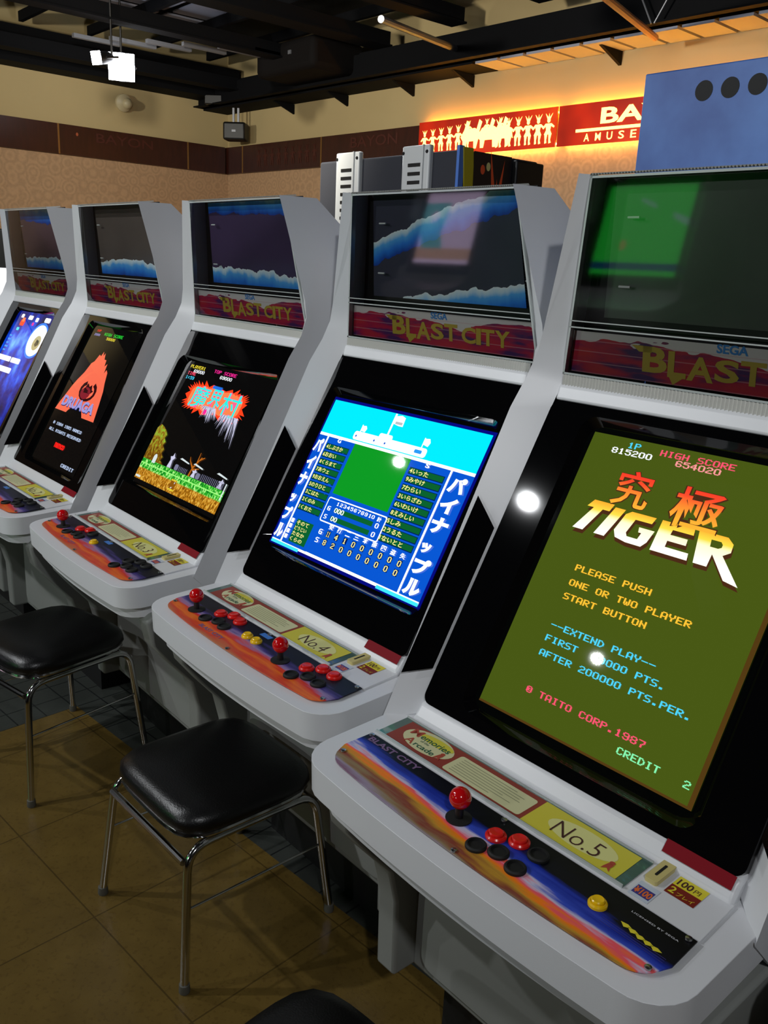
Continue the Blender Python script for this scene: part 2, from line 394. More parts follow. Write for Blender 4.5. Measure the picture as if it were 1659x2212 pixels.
def flood(loc, aim, r, label, es):
    t = thing('floodlight', label, 'ceiling lamp', loc, 0, 'ceiling floodlights')
    d = (Vector(aim)-Vector(loc)).normalized(); t.rotation_euler = d.to_track_quat('Z', 'Y').to_euler()
    obj('housing', MB().lathe([(r*.5, -.16), (r*.9, -.12), (r*1.06, -.01), (r*1.06, .0), (r*1.0, -.002)], seg=20), MATBL, t)
    b = MB().box(-r, r, -r, r, .001, .008)
    obj('lens', b, mat('lamp_lens', (255, 255, 255), .3, emit=(244, 246, 255), es=20), t, bevel=.03)
    u_ = t.rotation_euler.to_matrix().transposed() @ Vector((0, 0, 1))
    obj('drop_rod', MB().tube([(0, 0, -.16), Vector((0, 0, -.16))+u_*(3.74-loc[2])], .008), MATBL, t)
    obj('mounting_yoke', MB().tube([(r*1.1, 0, -.05), (r*1.1, 0, -.17), (-r*1.1, 0, -.17), (-r*1.1, 0, -.05)], .008), MATBL, t)
CAMP = (.747, -1.073, 1.629)
flood((-6.14, 2.16, 3.0), CAMP, .095, 'larger bright white floodlight under the ceiling at upper left', 14)
flood((-5.99, 1.90, 3.0), (-3.5, -4, 1.6), .045, 'smaller white floodlight beside the larger one at upper left', 14)
flood((-3.15, 2.32, 3.055), CAMP, .06, 'white floodlight at the top centre edge of the picture', 14)

# corner loudspeaker, wall dome
t = thing('ceiling_speaker', 'small black box speaker hanging on a bracket in the room corner', 'speaker', (-7.61, 4.07, 2.89), .75)
obj('speaker_box', MB().box(-.115, .115, -.09, .09, -.085, .085), MATBL, t, bevel=.02)
obj('badge', MB().box(-.02, .02, -.093, -.089, -.01, .01), GSTEEL, t, smooth=None)
obj('hanging_bracket', MB().box(-.035, -.015, -.01, .01, .08, .36).box(.015, .035, -.01, .01, .08, .36), GSTEEL, t, smooth=None)
obj('mounting_box', MB().box(-.3, .02, -.1, .1, .24, .33), MATBL, t, bevel=.01)
t = thing('dome_fixture', 'small white dome fixture on the left wall below the floodlights', 'wall fixture', (-8.03, 3.05, 3.06), 0)
WD = mat('cream_dome', (190, 176, 140), .4)
obj('base_plate', MB().lathe([(.08, 0), (.08, .03), (.03, .06)], ax=(1, 0, -.2)), WD, t)
obj('dome', MB().ball((.05, .02, -.01), .05), WD, t)

# ------------------------------------------------------------------ machines behind the row
GREYC = mat('charcoal_carpet_board', (44, 46, 54), .8, bump=.3, bscale=500)
t = thing('rear_game_machine', 'dark grey game machine with two white vented posts behind the cabinets', 'game machine', (-2.6, 2.05, 0))
obj('body', MB().box(-.515, .50, -.25, .25, .03, 2.13), GREYC, t, bevel=.01)
obj('base', MB().box(-.5, .48, -.23, .23, 0, .03), MATBL, t, smooth=None)
for px in (-.275, .215):
    ps = obj('vented_post', MB().box(px-.075, px+.105, -.275, -.245, .05, 2.16), mat('white_painted_metal', (205, 207, 206), .4), t, bevel=.008)
    ps['label'] = 'white slotted metal post'
    sl = MB()
    for i in range(30): sl.box(px-.03, px+.05, -.278, -.27, 2.07-.037*i, 2.085-.037*i)
    obj('vent_slots', sl, MATBL, ps, smooth=None)
    obj('post_rib', MB().box(px+.066, px+.072, -.282, -.27, .05, 2.16), mat('white_painted_metal', (205, 207, 206), .4), ps, smooth=None)
    for sx in (-.065, .09):
        obj('screw', MB().lathe([(.008, 0), (.006, .004)], (px+sx, -.276, 2.13), (0, -1, 0), 10), MATBL, ps)
BLUE = mat('blue_edge_trim', (76, 120, 200), .4)
obj('blue_edge_strip', MB().box(.486, .502, -.27, -.24, .05, 2.145), BLUE, t, smooth=None)
obj('yellow_edge_strip', MB().prism([(-.25, 2.14), (-.19, 2.14), (-.10, 1.2), (-.16, 1.2)], .501, .506, lambda p, q, t_: (t_, p, q)), mat('yellow_stripe', (186, 170, 30), .5), t, smooth=None)
ar = Pic(lambda a, b, l: (.506+l, a, b)); OR = mat('orange_print', (245, 92, 44), .5); YE = mat('pale_yellow_print', (225, 218, 140), .5)
ar.poly([(-.16, 1.2), (-.10, 1.2), (.06, 1.2), (.06, 2.13), (-.185, 2.13)], mat('black_print', (34, 24, 24), .5))
ar.layer()
for i in range(9):
    a = math.pi*(i+.5)/9; a2 = .1
    r = (.13, .2, .15, .26, .16, .3, .14, .2, .12)[i]
    ar.poly([(-.03+.02*math.cos(a-1.4), 1.87+.02*math.sin(a-1.4)), (-.03+r*math.cos(a)*.5, 1.87+r*math.sin(a)), (-.03+.02*math.cos(a+1.4), 1.87+.02*math.sin(a+1.4))], OR)
ar.ell(-.12, 1.93, .022, .035, OR); ar.ell(-.125, 2.06, .014, .02, OR); ar.ell(-.09, 2.075, .013, .018, YE); ar.ell(.03, 1.96, .02, .01, YE)
ar.done('side_artwork', t)
obj('rear_panel', MB().box(.44, .53, .07, .26, .03, 2.12), MATBL, t, bevel=.008)

BLUEM = mat('blue_mottled_board', (52, 96, 176), .5); k = NT(BLUEM); v, x, y, z = k.xyz()
k.col(k.mix(k.m('MULTIPLY', k.m('SUBTRACT', k.noise(v, 5, detail=6), .25), 2), (36, 76, 150), (78, 124, 196)))
t = thing('blue_game_machine', 'tall blue machine with a row of round black holes, behind the nearest cabinet', 'game machine', (-.25, 1.62, 0))
obj('body', MB().box(-.62, .75, -.30, .35, .03, 2.19), BLUEM, t, bevel=.008)
obj('front_panel', MB().box(-.634, .76, -.32, -.301, .03, 2.2), BLUEM, t, bevel=.004)
obj('base', MB().box(-.6, .73, -.28, .33, 0, .03), MATBL, t, smooth=None)
for i in range(8):
    obj('vent_hole', MB().lathe([(.0265, -.002), (.0265, .0008), (.024, .001)], (-.44+i*.077, -.32, 2.136), (0, -1, 0), 24), RUBBER, t)

# a lit machine far off beyond the end of the row
t = thing('far_game_machine', 'distant machine with a bright white display at the left picture edge', 'game machine', (-5.3, .9, 0), .8)
obj('cabinet', MB().box(-.35, .35, -.25, .35, 0, 1.75), MATBL, t, bevel=.01)
obj('display', MB().box(-.3, .3, -.258, -.25, 1.22, 1.52), em('far_white', (250, 250, 255), 1.6), t, smooth=None)
obj('lower_display', MB().box(-.3, .3, -.258, -.25, 1.1, 1.21), em('far_pink', (220, 150, 160), .8), t, smooth=None)

# ------------------------------------------------------------------ arcade cabinets
BQ = Vector((0, -.011, .847)); BE = Vector((0, .49, .872)).normalized(); BN = Vector((0, -BE.z, BE.y)); BL_ = .634   # bezel plane
MQ = Vector((0, .326, 1.452)); ME = Vector((0, -.122, .9925)).normalized(); MN = Vector((0, -ME.z, ME.y))            # marquee plane
def bz(x, t, d=0): return tuple(BQ+BE*t+BN*d+Vector((x, 0, 0)))
def mq(x, s, d=0): return tuple(MQ+ME*s+MN*d+Vector((x, 0, 0)))
def pz(x, y, d=0): return (x, y-.043*d, .815+.043*(y+.1)+d)          # control panel plane
def scr(x, t, l=0): return bz(x, t, -.0142+.0018*(1-.5*(x/.28)**2-.5*((t-.317)/.28)**2)+l)

def art_mat(name, stops, slope, seed):
    m = mat(name, (90, 90, 90), .4, spec=.3); k = NT(m); v, x, y, z = k.xyz()
    f = k.m('DIVIDE', k.m('SUBTRACT', -.128, y), .115)
    f = k.m('ADD', f, k.m('MULTIPLY', x, -slope))
    mp = k.n('ShaderNodeMapping'); mp.inputs['Location'].default_value = (seed, 0, 0); k.lk(v, mp.inputs[0])
    f = k.m('ADD', f, k.m('MULTIPLY', k.m('SUBTRACT', k.noise(mp.outputs[0], 5, (1, 3, 0), 2), .5), .35))
    f = k.m('ADD', f, k.m('MULTIPLY', k.m('SUBTRACT', k.noise(mp.outputs[0], 16, (.5, 4, 0), 4), .5), .42))
    k.col(k.ramp(k.m('MULTIPLY', f, .8), stops)); return m
ART5 = art_mat('blue_orange_streak_artwork', [(0, (6, 6, 12)), (.24, (8, 9, 22)), (.32, (20, 42, 150)), (.42, (52, 76, 190)), (.475, (196, 190, 214)), (.52, (236, 84, 100)), (.575, (246, 124, 20)), (.65, (186, 140, 44)), (.73, (130, 60, 46)), (.8, (140, 120, 84)), (.88, (150, 136, 156)), (1, (120, 70, 96))], .6, 3.1)
ART4 = art_mat('red_purple_streak_artwork', [(0, (8, 9, 20)), (.28, (14, 16, 40)), (.38, (64, 52, 120)), (.46, (140, 120, 164)), (.53, (208, 46, 40)), (.63, (230, 112, 34)), (.72, (206, 60, 44)), (.82, (190, 110, 70)), (1, (140, 110, 120))], .25, 7.7)

def sheet_mat(name, bands, base, spk):
    m = mat(name, base, .35); k = NT(m); v, x, y, z = k.xyz()
    n1 = k.noise(v, 7, (1, 1, 1.4), 4); n2 = k.noise(v, 26, (1, 1, .5), 3)
    c = k.mix(k.m('MULTIPLY', n1, .8), base, tuple(int(q*.7) for q in base)); 
    for c0, sl, wd, kk, am in bands:
        d = k.m('SUBTRACT', z, k.m('ADD', c0, k.m('ADD', k.m('MULTIPLY', x, sl), k.m('MULTIPLY', k.m('MULTIPLY', x, x), kk))))
        d = k.m('ADD', d, k.m('MULTIPLY', k.m('SUBTRACT', n2, .5), am))
        inb = k.m('LESS_THAN', k.m('ABSOLUTE', d), wd)
        tone = k.ramp(k.m('ADD', k.m('DIVIDE', d, wd*2), .5), [(0, (20, 60, 160)), (.35, (40, 124, 226)), (.68, (84, 170, 240)), (.85, (190, 220, 240)), (1, (230, 240, 244))])
        c = k.mix(inb, c, tone)
    k.col(c); return m
SH = {
 5: sheet_mat('dark_olive_card', [], (92, 98, 92), 0),
 4: sheet_mat('space_card_diagonal', [(1.735, .26, .028, -.1, .03), (1.548, .12, .03, .0, .03)], (66, 66, 84), 0),
 3: sheet_mat('space_card_double_band', [(1.786, -.02, .024, .0, .03), (1.572, -.04, .032, -.1, .04)], (74, 58, 92), 0),
 2: sheet_mat('space_card_single_band', [(1.585, -.02, .03, -.3, .03)], (100, 90, 84), 0),
 1: sheet_mat('space_card_pink', [(1.775, -.06, .03, .0, .03), (1.575, -.0, .03, -.1, .03)], (120, 92, 100), 0),
 6: sheet_mat('dark_card', [], (36, 38, 40), 0),
}
BANDM = mat('crimson_purple_banner', (120, 20, 40), .35); k = NT(BANDM); v, x, y, z = k.xyz()
f = k.noise(v, 9, (1, 1, 5), 3); f2 = k.noise(v, 6, (.8, 1, 3), 4)
c = k.ramp(f, [(.36, (70, 34, 92)), (.5, (164, 28, 68)), (.64, (180, 40, 58))])
edge = k.m('ADD', z, k.m('MULTIPLY', k.m('SUBTRACT', f2, .5), .09))
c = k.mix(k.m('GREATER_THAN', edge, 1.5115), c, (205, 200, 200))
ln = k.m('LESS_THAN', k.m('ABSOLUTE', k.m('SUBTRACT', k.m('FRACT', k.m('DIVIDE', k.m('SUBTRACT', z, 1.4435), .02)), .5)), .045)
k.col(k.mix(k.m('MULTIPLY', ln, .45), c, (200, 150, 160)))

ACR = bpy.data.materials.new('clear_acrylic'); ACR.use_nodes = True; nt = ACR.node_tree; nt.nodes.clear()
o_ = nt.nodes.new('ShaderNodeOutputMaterial'); tr_ = nt.nodes.new('ShaderNodeBsdfTransparent'); gl_ = nt.nodes.new('ShaderNodeBsdfGlossy')
tr_.inputs[0].default_value = (.93, .94, .93, 1); gl_.inputs['Roughness'].default_value = .04
fr_ = nt.nodes.new('ShaderNodeFresnel'); fr_.inputs[0].default_value = 1.55; mx_ = nt.nodes.new('ShaderNodeMixShader')
nt.links.new(fr_.outputs[0], mx_.inputs[0]); nt.links.new(tr_.outputs[0], mx_.inputs[1]); nt.links.new(gl_.outputs[0], mx_.inputs[2]); nt.links.new(mx_.outputs[0], o_.inputs[0])
EDGEA = mat('acrylic_edge', (176, 182, 180), .15, coat=.5)
OLIVE = mat('olive_gold_letters', (178, 156, 60), .4); SEGAB = mat('blue_letters', (60, 130, 200), .4)
RIBM = mat('silver_ribbed_plastic', (196, 196, 190), .25)

def make_body():
    b = MB().use(WHITE)
    kn = [(-.37, -.064, .806), (-.37, .230, 1.380), (-.369, .270, 1.438), (-.364, .290, 1.485), (-.355, .291, 1.53), (-.278, .253, 1.803)]
    ki = [(-.318, -.008, .822), (-.318, .288, 1.380), (-.3178, .315, 1.425), (-.314, .322, 1.485), (-.308, .316, 1.53), (-.265, .285, 1.803)]
    for s in (1, -1):
        P = [(-s*x if s == -1 else x, y, z) for x, y, z in kn]; P = [(x if s == 1 else abs(x), y, z) for x, y, z in kn]
        Q = [(x if s == 1 else -x, y, z) for x, y, z in ki]
        n = len(P); b.add(P+Q, [(i, i+1, n+i+1, n+i) for i in range(n-1)])
        # outer side skin
        sx = lambda x: -x if s == 1 else x
        S = [(sx(.36), .66, .72), (sx(.362), .66, 1.2), (sx(.352), .66, 1.48), (sx(.335), .50, 1.675), (sx(.294), .365, 1.803)]
        F = [(sx(.367), .02, .72)]
        V = P+S+F; i0 = n; L_ = n+5
        b.add(V, [(0, 1, i0+1, i0), (0, i0, L_), (1, 2, i0+1), (2, 3, i0+2, i0+1), (3, 4, i0+3, i0+2), (4, 5, i0+4, i0+3)])
        b.add([P[5], Q[5], (sx(.265), .365, 1.803), S[4]], [(0, 1, 2, 3)])
        b.add([P[0], Q[0], (sx(.318), .03, .72), F[0]], [(0, 1, 2, 3)])
    # top, sloping back, rear
    b.add([(-.265, .33, 1.803), (.265, .33, 1.803), (.294, .365, 1.803), (-.294, .365, 1.803), (.335, .50, 1.675), (-.335, .50, 1.675), (.352, .66, 1.48), (-.352, .66, 1.48), (.36, .66, .72), (-.36, .66, .72)],
          [(0, 1, 2, 3), (3, 2, 4, 5), (5, 4, 6, 7), (7, 6, 8, 9)])
    # sill under the screen, cross bar over it
    b.prism([(-.008, .722), (-.034, .80), (-.034, .8205), (-.0125, .8465), (.03, .86), (.03, .722)], -.319, .319, lambda p, q, t: (t, p, q))
    b.prism([(.2975, 1.397), (.3075, 1.428), (.40, 1.428), (.40, 1.397)], -.319, .319, lambda p, q, t: (t, p, q))
    return b.mesh('body', .5)
def rrect(x0, t0, x1, t1, r, n=5):
    o = []
    for cx, cy, a in ((x1-r, t1-r, 0), (x0+r, t1-r, 90), (x0+r, t0+r, 180), (x1-r, t0+r, 270)):
        for i in range(n+1): q = math.radians(a+90*i/n); o.append((cx+r*math.cos(q), cy+r*math.sin(q)))
    return o
def make_bezel(hx, t0, t1):
    b = MB().use(BLACK); out = rrect(-.3185, .0, .3185, BL_-.003, .018); inn = rrect(-hx, t0, hx, t1, .03); n = len(out)
    inb = rrect(-hx+.02, t0+.02, hx-.02, t1-.02, .026)
    V = [bz(x, t, .001) for x, t in out]+[bz(x, t, .001) for x, t in inn]+[bz(x, t, -.026) for x, t in inb]+[bz(x, t, -.03) for x, t in out]
    F = []
    for i in range(n):
        j = (i+1) % n; F += [(i, j, n+j, n+i), (n+i, n+j, 2*n+j, 2*n+i), (i, 3*n+i, 3*n+j, j)]
    return b.add(V, F).mesh('bezel', .7)
def lip(inset=0, f=0):
    c = []; r = .07
    xs, yf = .366-inset, -.268+inset+f
    c.append((xs, .02)); 
    for i in range(7): a = -math.radians(90*i/6); c.append((xs-r+r*math.cos(a), yf+r+r*math.sin(a)))
    for i in range(1, 8): x = (xs-r)*(1-2*i/8); c.append((x, yf-.012*(1-(x/(xs-r))**2)))
    for i in range(7): a = -math.radians(90+90*i/6); c.append((-xs+r+r*math.cos(a), yf+r+r*math.sin(a)))
    c.append((-xs, .02)); return c
def make_panel():
    b = MB().use(WHITE)
    b.prism(lip(), -.062, -.003, lambda p, q, t: pz(p, q, t))
    b.prism(lip(.022), -.10, -.0605, lambda p, q, t: pz(p, q, t))
    b.prism([(-.325, -.124), (.325, -.124), (.322, -.03), (-.322, -.03)], -.004, .0008, lambda p, q, t: pz(p, q, t))
    return b.mesh('control_panel', .5)
def ov_outline():
    c = [(.324, -.128), (.326, -.19)]
    for i in range(6): a = -math.radians(15+70*i/5); c.append((.276+.045*math.cos(a), -.195+.042*math.sin(a)))
    for i in range(1, 10): x = .27*(1-2*i/10); c.append((x, -.238-.011*(1-(x/.27)**2)))
    for i in range(6): a = -math.radians(95+70*i/5); c.append((-.276+.045*math.cos(a), -.195+.042*math.sin(a)))
    return c+[(-.326, -.19), (-.324, -.128)]
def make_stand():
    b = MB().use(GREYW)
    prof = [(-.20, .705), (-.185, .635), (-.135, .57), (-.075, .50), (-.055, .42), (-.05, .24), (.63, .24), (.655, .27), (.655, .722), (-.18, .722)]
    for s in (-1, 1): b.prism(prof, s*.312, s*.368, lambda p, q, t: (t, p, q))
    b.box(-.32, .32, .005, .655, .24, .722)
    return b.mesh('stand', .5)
def make_rib(L0, n, fn):
    b = MB().use(RIBM); V = []; F = []
    for i in range(2*n+1):
        x = -L0+2*L0*i/(2*n); d = .0035 if i % 2 else 0
        V += [fn(x, 0, d), fn(x, 1, d)]
    for i in range(2*n): F.append((2*i, 2*i+2, 2*i+3, 2*i+1))
    return b.add(V, F)
MESH = {}
def cached(k, f):
    if k not in MESH: MESH[k] = f()
    return MESH[k]

def joystick(par, x, y):
    j = bpy.data.objects.new('joystick', None); C.objects.link(j); j.parent = par; j.location = pz(x, y, .003); j.empty_display_size = .02
    link('dust_washer', cached('dw', lambda: MB().use(RUBBER).lathe([(.021, 0), (.021, .002), (.012, .003)], seg=24).mesh('dust_washer', .5)), j)
    link('shaft', cached('shf', lambda: MB().use(MATBL).lathe([(.007, 0), (.0065, .026), (.005, .03)], seg=14).mesh('shaft', .5)), j)
    link('ball_top', cached('bt', lambda: MB().use(REDP).ball((0, 0, .036), .0175, 28, 18).mesh('ball_top', 1.2)), j)
def button(par, x, y, m, nm='push_button', r=.0165):
    b_ = link(nm, cached('rim'+m.name+str(r), lambda: MB().use(m).lathe([(r, 0), (r, .0035), (r*.88, .006), (r*.74, .006), (r*.72, .003)], seg=28).mesh('push_button', .5)), par)
    b_.location = pz(x, y, .003)
    if m is not RUBBER:
        link('plunger', cached('pl'+m.name+str(r), lambda: MB().use(m).lathe([(r*.7, .002), (r*.7, .0085), (r*.6, .0098), (r*.2, .0088)], seg=28).mesh('plunger', .5)), b_)
    return b_
def screw(par, x, y):
    s_ = link('panel_screw', cached('scr', lambda: MB().use(STEEL).lathe([(.0052, 0), (.0048, .002), (.0015, .0028)], seg=14).mesh('panel_screw', .5)), par); s_.location = pz(x, y, .0035)

BRICK = mat('brick_red_card', (140, 56, 44), .5); CREAM = mat('cream_card', (206, 204, 158), .5); YCARD = mat('yellow_card', (206, 196, 62), .5)
YPALE = mat('pale_yellow_card', (216, 214, 140), .5); DKG = mat('dark_green_text', (24, 88, 66), .5); DKB = mat('dark_brown_text', (66, 30, 26), .5); RDT = mat('brick_text', (170, 70, 50), .5); GREYT = mat('grey_print_lines', (140, 142, 112), .6)
GACR = mat('green_tinted_acrylic', (70, 96, 88), .2, coat=.5); YTXT = mat('yellow_text', (220, 206, 50), .4); WTXT = mat('white_text', (215, 215, 220), .4); PURT = mat('mauve_letters', (120, 90, 130), .4)
TAPE = mat('dark_red_tape', (124, 8, 24), .6, spec=.12); BEIGE = mat('beige_coin_plastic', (200, 186, 120), .4); BLUET = mat('blue_print', (60, 120, 200), .4)
BRN = mat('maroon_sticker', (120, 30, 20), .4); ORT = mat('orange_print_text', (226, 110, 50), .4); PALEB = mat('pale_blue_sticker', (190, 200, 212), .4); NAVYT = mat('navy_sticker', (60, 54, 130), .4)

def build_card(root, num):
    p = Pic(lambda a, b, l: pz(a, b, .0025+l))
    p.rect(-.305, -.112, .012, -.045, BRICK, 1); p.rect(.012, -.112, .187, -.045, YCARD, 1).layer()
    p.ell(-.232, -.075, .058, .030, CREAM); p.poly(rrect(-.166, -.1085, .004, -.0555, .006), CREAM); p.ell(.105, -.078, .062, .024, YPALE).layer()
    p.ell(-.222, -.0625, .04, .011, YCARD).layer()
    p.text('M', -.281, -.075, .022, .02, RDT, .01); p.text('emories', -.256, -.074, .07, .014, DKG, .012); p.text('of the', -.247, -.0815, .02, .006, DKG)
    p.text('A', -.272, -.1, .02, .018, RDT, .01); p.text('rcade', -.249, -.0985, .048, .0125, DKG, .012)
    for q in ((-.19, -.092), (.166, -.1)):
        p.ell(q[0], q[1]+.012, .0045, .004, RDT, 10); p.poly([(q[0]-.006, q[1]), (q[0]-.004, q[1]+.009), (q[0]+.005, q[1]+.009), (q[0]+.004, q[1]), (q[0]+.007, q[1]-.008), (q[0], q[1]-.002), (q[0]-.007, q[1]-.008)], RDT)
    for i in range(7):
        wd = (.12, .14, .135, .14, .11, .13, .09)[i]; p.rect(-.155, -.0625-i*.0062, -.155+wd, -.0638-i*.0062, GREYT, 1)
    p.text('No.%d' % num, .058, -.0985, .084, .033, DKB, -.012)
    return p.done('instruction_card', root)

def cabinet(num, loc, rz, label, hole, build, full=True):
    root = thing('arcade_cabinet', label, 'arcade cabinet', loc, rz, 'white arcade cabinets in the row' if full else 'arcade cabinets across the aisle')
    link('body', cached('body', make_body), root, .007)
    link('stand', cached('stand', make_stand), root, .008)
    link('plinth', cached('plinth', lambda: MB().use(RUBBER).box(-.27, .27, .06, .6, .08, .245).mesh('plinth', .5)), root)
    cd = link('coin_door', cached('cd', lambda: MB().use(GREYW).prism(rrect(-.28, .27, .28, .69, .03), .004, -.008, lambda p, q, t: (p, t, q)).mesh('coin_door', .5)), root, .004)
    link('door_lock', cached('dl', lambda: MB().use(STEEL).lathe([(.012, 0), (.012, .006), (.004, .008)], (.2, -.008, .5), (0, -1, 0), 14).mesh('door_lock', .5)), cd)
    link('bezel', cached(('bez', hole), lambda: make_bezel(*hole)), root)
    for s in (-1, 1):
        def chev():
            b = MB().use(BLACK); V = []
            for (fx, z) in ((.14, 1.215), (.9, 1.158), (.9, .905), (.14, .893)):
                e = Vector((s*-.37*-1, .076+.548*(z-1.095), z)); i_ = Vector((s*.318, -.011+.562*(z-.847), z))
                e.x = s*.37; V.append(tuple(e.lerp(i_, fx)+Vector((-s*.0012, -.0012, .0004))))
            return b.add(V, [(0, 1, 2, 3)]).mesh('chevron_inlay', None)
        link('chevron_inlay', cached(('chev', s), chev), root)
    sc = link('picture_tube', cached('tube', lambda: (lambda p: p.rect(-.31, .01, .31, .625, TUBE).mb.mesh('picture_tube', 1.0))(Pic(lambda x, t, l: scr(x, t, -.002)))), root)
    if build: build(sc)
    if not full:
        link('control_panel', cached('cpan', make_panel), root, .012, 4)
        return root
    # marquee
    def backsheet(): return MB().add([mq(-.268, .1, -.045), mq(.252, .1, -.045), mq(.222, .345, -.045), mq(-.25, .345, -.045)], [(0, 1, 2, 3)])
    b = backsheet(); b.mats = [SH[num]]; obj('marquee_card', b, None, root, smooth=None)
    link('marquee_backing', cached('mbk', lambda: MB().use(MATBL).add([mq(-.33, -.005, -.05), mq(.33, -.005, -.05), mq(.275, .352, -.05), mq(-.275, .352, -.05)], [(0, 1, 2, 3)]).mesh('marquee_backing', None)), root)
    def ribs():
        b = MB().use(mat('dark_ribbed_plastic', (46, 50, 52), .3))
        for i in range(44):
            s0 = .1+i*.0056; xa = .255-.03*(s0-.1)/.245; b.add([mq(xa, s0, -.046), mq(xa+.055, s0, -.046), mq(xa+.055, s0+.003, -.040), mq(xa, s0+.003, -.040)], [(0, 1, 2, 3)])
        return b.mesh('ribbed_side_strip', None)
    link('ribbed_side_strip', cached('rbs', ribs), root)
    for s0, xx in ((.16, .245), (.28, .232)):
        for s in (-1, 1):
            q = cached('pin', lambda: MB().use(mat('clear_pin', (215, 218, 216), .2)).tube([(-.012, 0, 0), (.012, 0, 0)], .0022, 8).mesh('card_pin', .6))
            o = link('card_pin', q, root); o.location = mq(s*xx+.03, s0, -.03)
    bd = link('marquee_banner', cached('bnd', lambda: MB().use(BANDM).add([mq(-.315, .0, -.006), mq(.315, .0, -.006), mq(.306, .078, -.006), mq(-.306, .078, -.006)], [(0, 1, 2, 3)]).mesh('marquee_banner', None)), root)
    def logo():
        p = Pic(lambda a, b, l: mq(a, b, -.0055+l))
        x = -.165
        for wd_, a, hh in (('B', .062, .046), ('L', .036, .046), ('A', .05, .042), ('S', .044, .038), ('T', .044, .04)):
            if wd_ == 'A': p.text('A', x, .012, a, hh, OLIVE, .03)
            elif wd_ == 'B': p.text('B', x+.012, .017, a-.012, hh, OLIVE, .035); p.poly([(x-.012, .063), (x+.03, .063), (x+.03, .052), (x+.004, .052)], OLIVE)
            elif wd_ == 'L': p.text('L', x, .013, a, hh, OLIVE, .035); p.poly([(x+.004, .013), (x+.03, .013), (x+.012, .0)], OLIVE)
            else: p.text(wd_, x, .016, a, hh, OLIVE, .03)
            x += a+.0015
        x += .012
        for ch, a in (('C', .045), ('I', .015), ('T', .04), ('Y', .044)): p.text(ch, x, .016, a, .037, OLIVE, .03); x += a+.0015
        p.text('SEGA', -.012, .064, .056, .0155, SEGAB, .03)
        return p.mb.mesh('logo_lettering', None)
    link('logo_lettering', cached('logo', logo), bd)
    def cover():
        b = MB().use(ACR)
        o = [(-.3175, -.004), (.333, -.004), (.273, .352), (-.2655, .352)]
        b.add([mq(x, s, .012) for x, s in o], [(0, 1, 2, 3)])
        b.use(EDGEA)
        for (x0, s0), (x1, s1), e in ((o[0], o[3], (1, 0)), (o[1], o[2], (-1, 0)), (o[3], o[2], (0, -1)), (o[0], o[1], (0, 1))):
            d = .004
            V = [mq(x0, s0, .0125), mq(x1, s1, .0125), mq(x1+e[0]*d, s1+e[1]*d, .0125), mq(x0+e[0]*d, s0+e[1]*d, .0125)]
            V += [mq(x0, s0, -.004), mq(x1, s1, -.004)]
            b.add(V, [(0, 1, 2, 3), (0, 1, 5, 4)])
        b.add([mq(-.304, .086, .0125), mq(.312, .086, .0125), mq(.311, .0885, .0125), mq(-.303, .0885, .0125)], [(0, 1, 2, 3)])
        b.add([mq(-.302, .098, .0125), mq(.310, .098, .0125), mq(.3095, .1, .0125), mq(-.3015, .1, .0125)], [(0, 1, 2, 3)])
        return b.mesh('acrylic_cover', None)
    link('acrylic_cover', cached('acov', cover), root)
    link('ribbed_lower_edge', cached('rle', lambda: make_rib(.315, 90, lambda x, q, d: mq(x, -.004-.021*q, .013+.004*q+d)).mesh('ribbed_lower_edge', None)), root)
    link('ribbed_top_edge', cached('rte', lambda: make_rib(.268, 90, lambda x, q, d: tuple(Vector(mq(x, .353, .012-.045*q))+ME*d)).mesh('ribbed_top_edge', None)), root)
    # control panel
    link('control_panel', cached('cpan', make_panel), root, .012, 4)
    A = ART5 if num in (5, 6) else ART4
    ov = link('panel_overlay', cached('ov'+A.name, lambda: MB().use(A).prism(ov_outline(), .0009, .003, lambda p, q, t: pz(p, q, t)).mesh('panel_overlay', .5)), root)
    p = Pic(lambda a, b, l: pz(a, b, .0032+l))
    if num in (5, 6):
        p.text('BLAST CITY', -.312, -.149, .128, .014, PURT, .03)
        for i in range(3): p.rect(-.31+.01*i, -.158-i*.004, -.22+.02*i, -.1588-i*.004, NAVYT, 1)
        e_ = Pic(p.fn)
        for a_ in ((.24, -.174), (.252, -.176), (.264, -.178), (.276, -.179), (.288, -.180)): e_.poly([(a_[0], a_[1]), (a_[0]+.010, a_[1]+.002), (a_[0]+.018, a_[1]-.001), (a_[0]+.008, a_[1]-.006)], YTXT)
        e_.done('yellow_emblem', ov)
        e_ = Pic(p.fn)
        for i in range(3): e_.rect(.22, -.186-i*.004, .315, -.1868-i*.004, NAVYT, 1)
        e_.done('blue_pinstripes', ov)
        e_ = Pic(p.fn); e_.text('LICENSED BY SEGA', .239, -.149, .07, .003, WTXT); e_.done('licence_line', ov)
    else:
        e_ = Pic(p.fn); e_.poly([(-.018, -.15), (.018, -.15), (.02, -.136), (-.016, -.136)], BLUET); e_.done('blue_label', ov)
        p.text('BLAST CITY', -.15, -.232, .1, .012, PURT, .03)
    p.done('overlay_print', ov)
    hd = link('strip_holder', cached('hold', lambda: MB().use(GACR).prism([(-.324, -.117), (.203, -.117), (.203, -.041), (-.324, -.041)], .0008, .0022, lambda p, q, t: pz(p, q, t)).use(EDGEA).prism([(-.324, -.119), (.203, -.119), (.203, -.116), (-.324, -.116)], .0008, .006, lambda p, q, t: pz(p, q, t)).prism([(-.324, -.042), (.203, -.042), (.203, -.0395), (-.324, -.0395)], .0008, .005, lambda p, q, t: pz(p, q, t)).mesh('strip_holder', .5)), root)
    build_card(root, num)
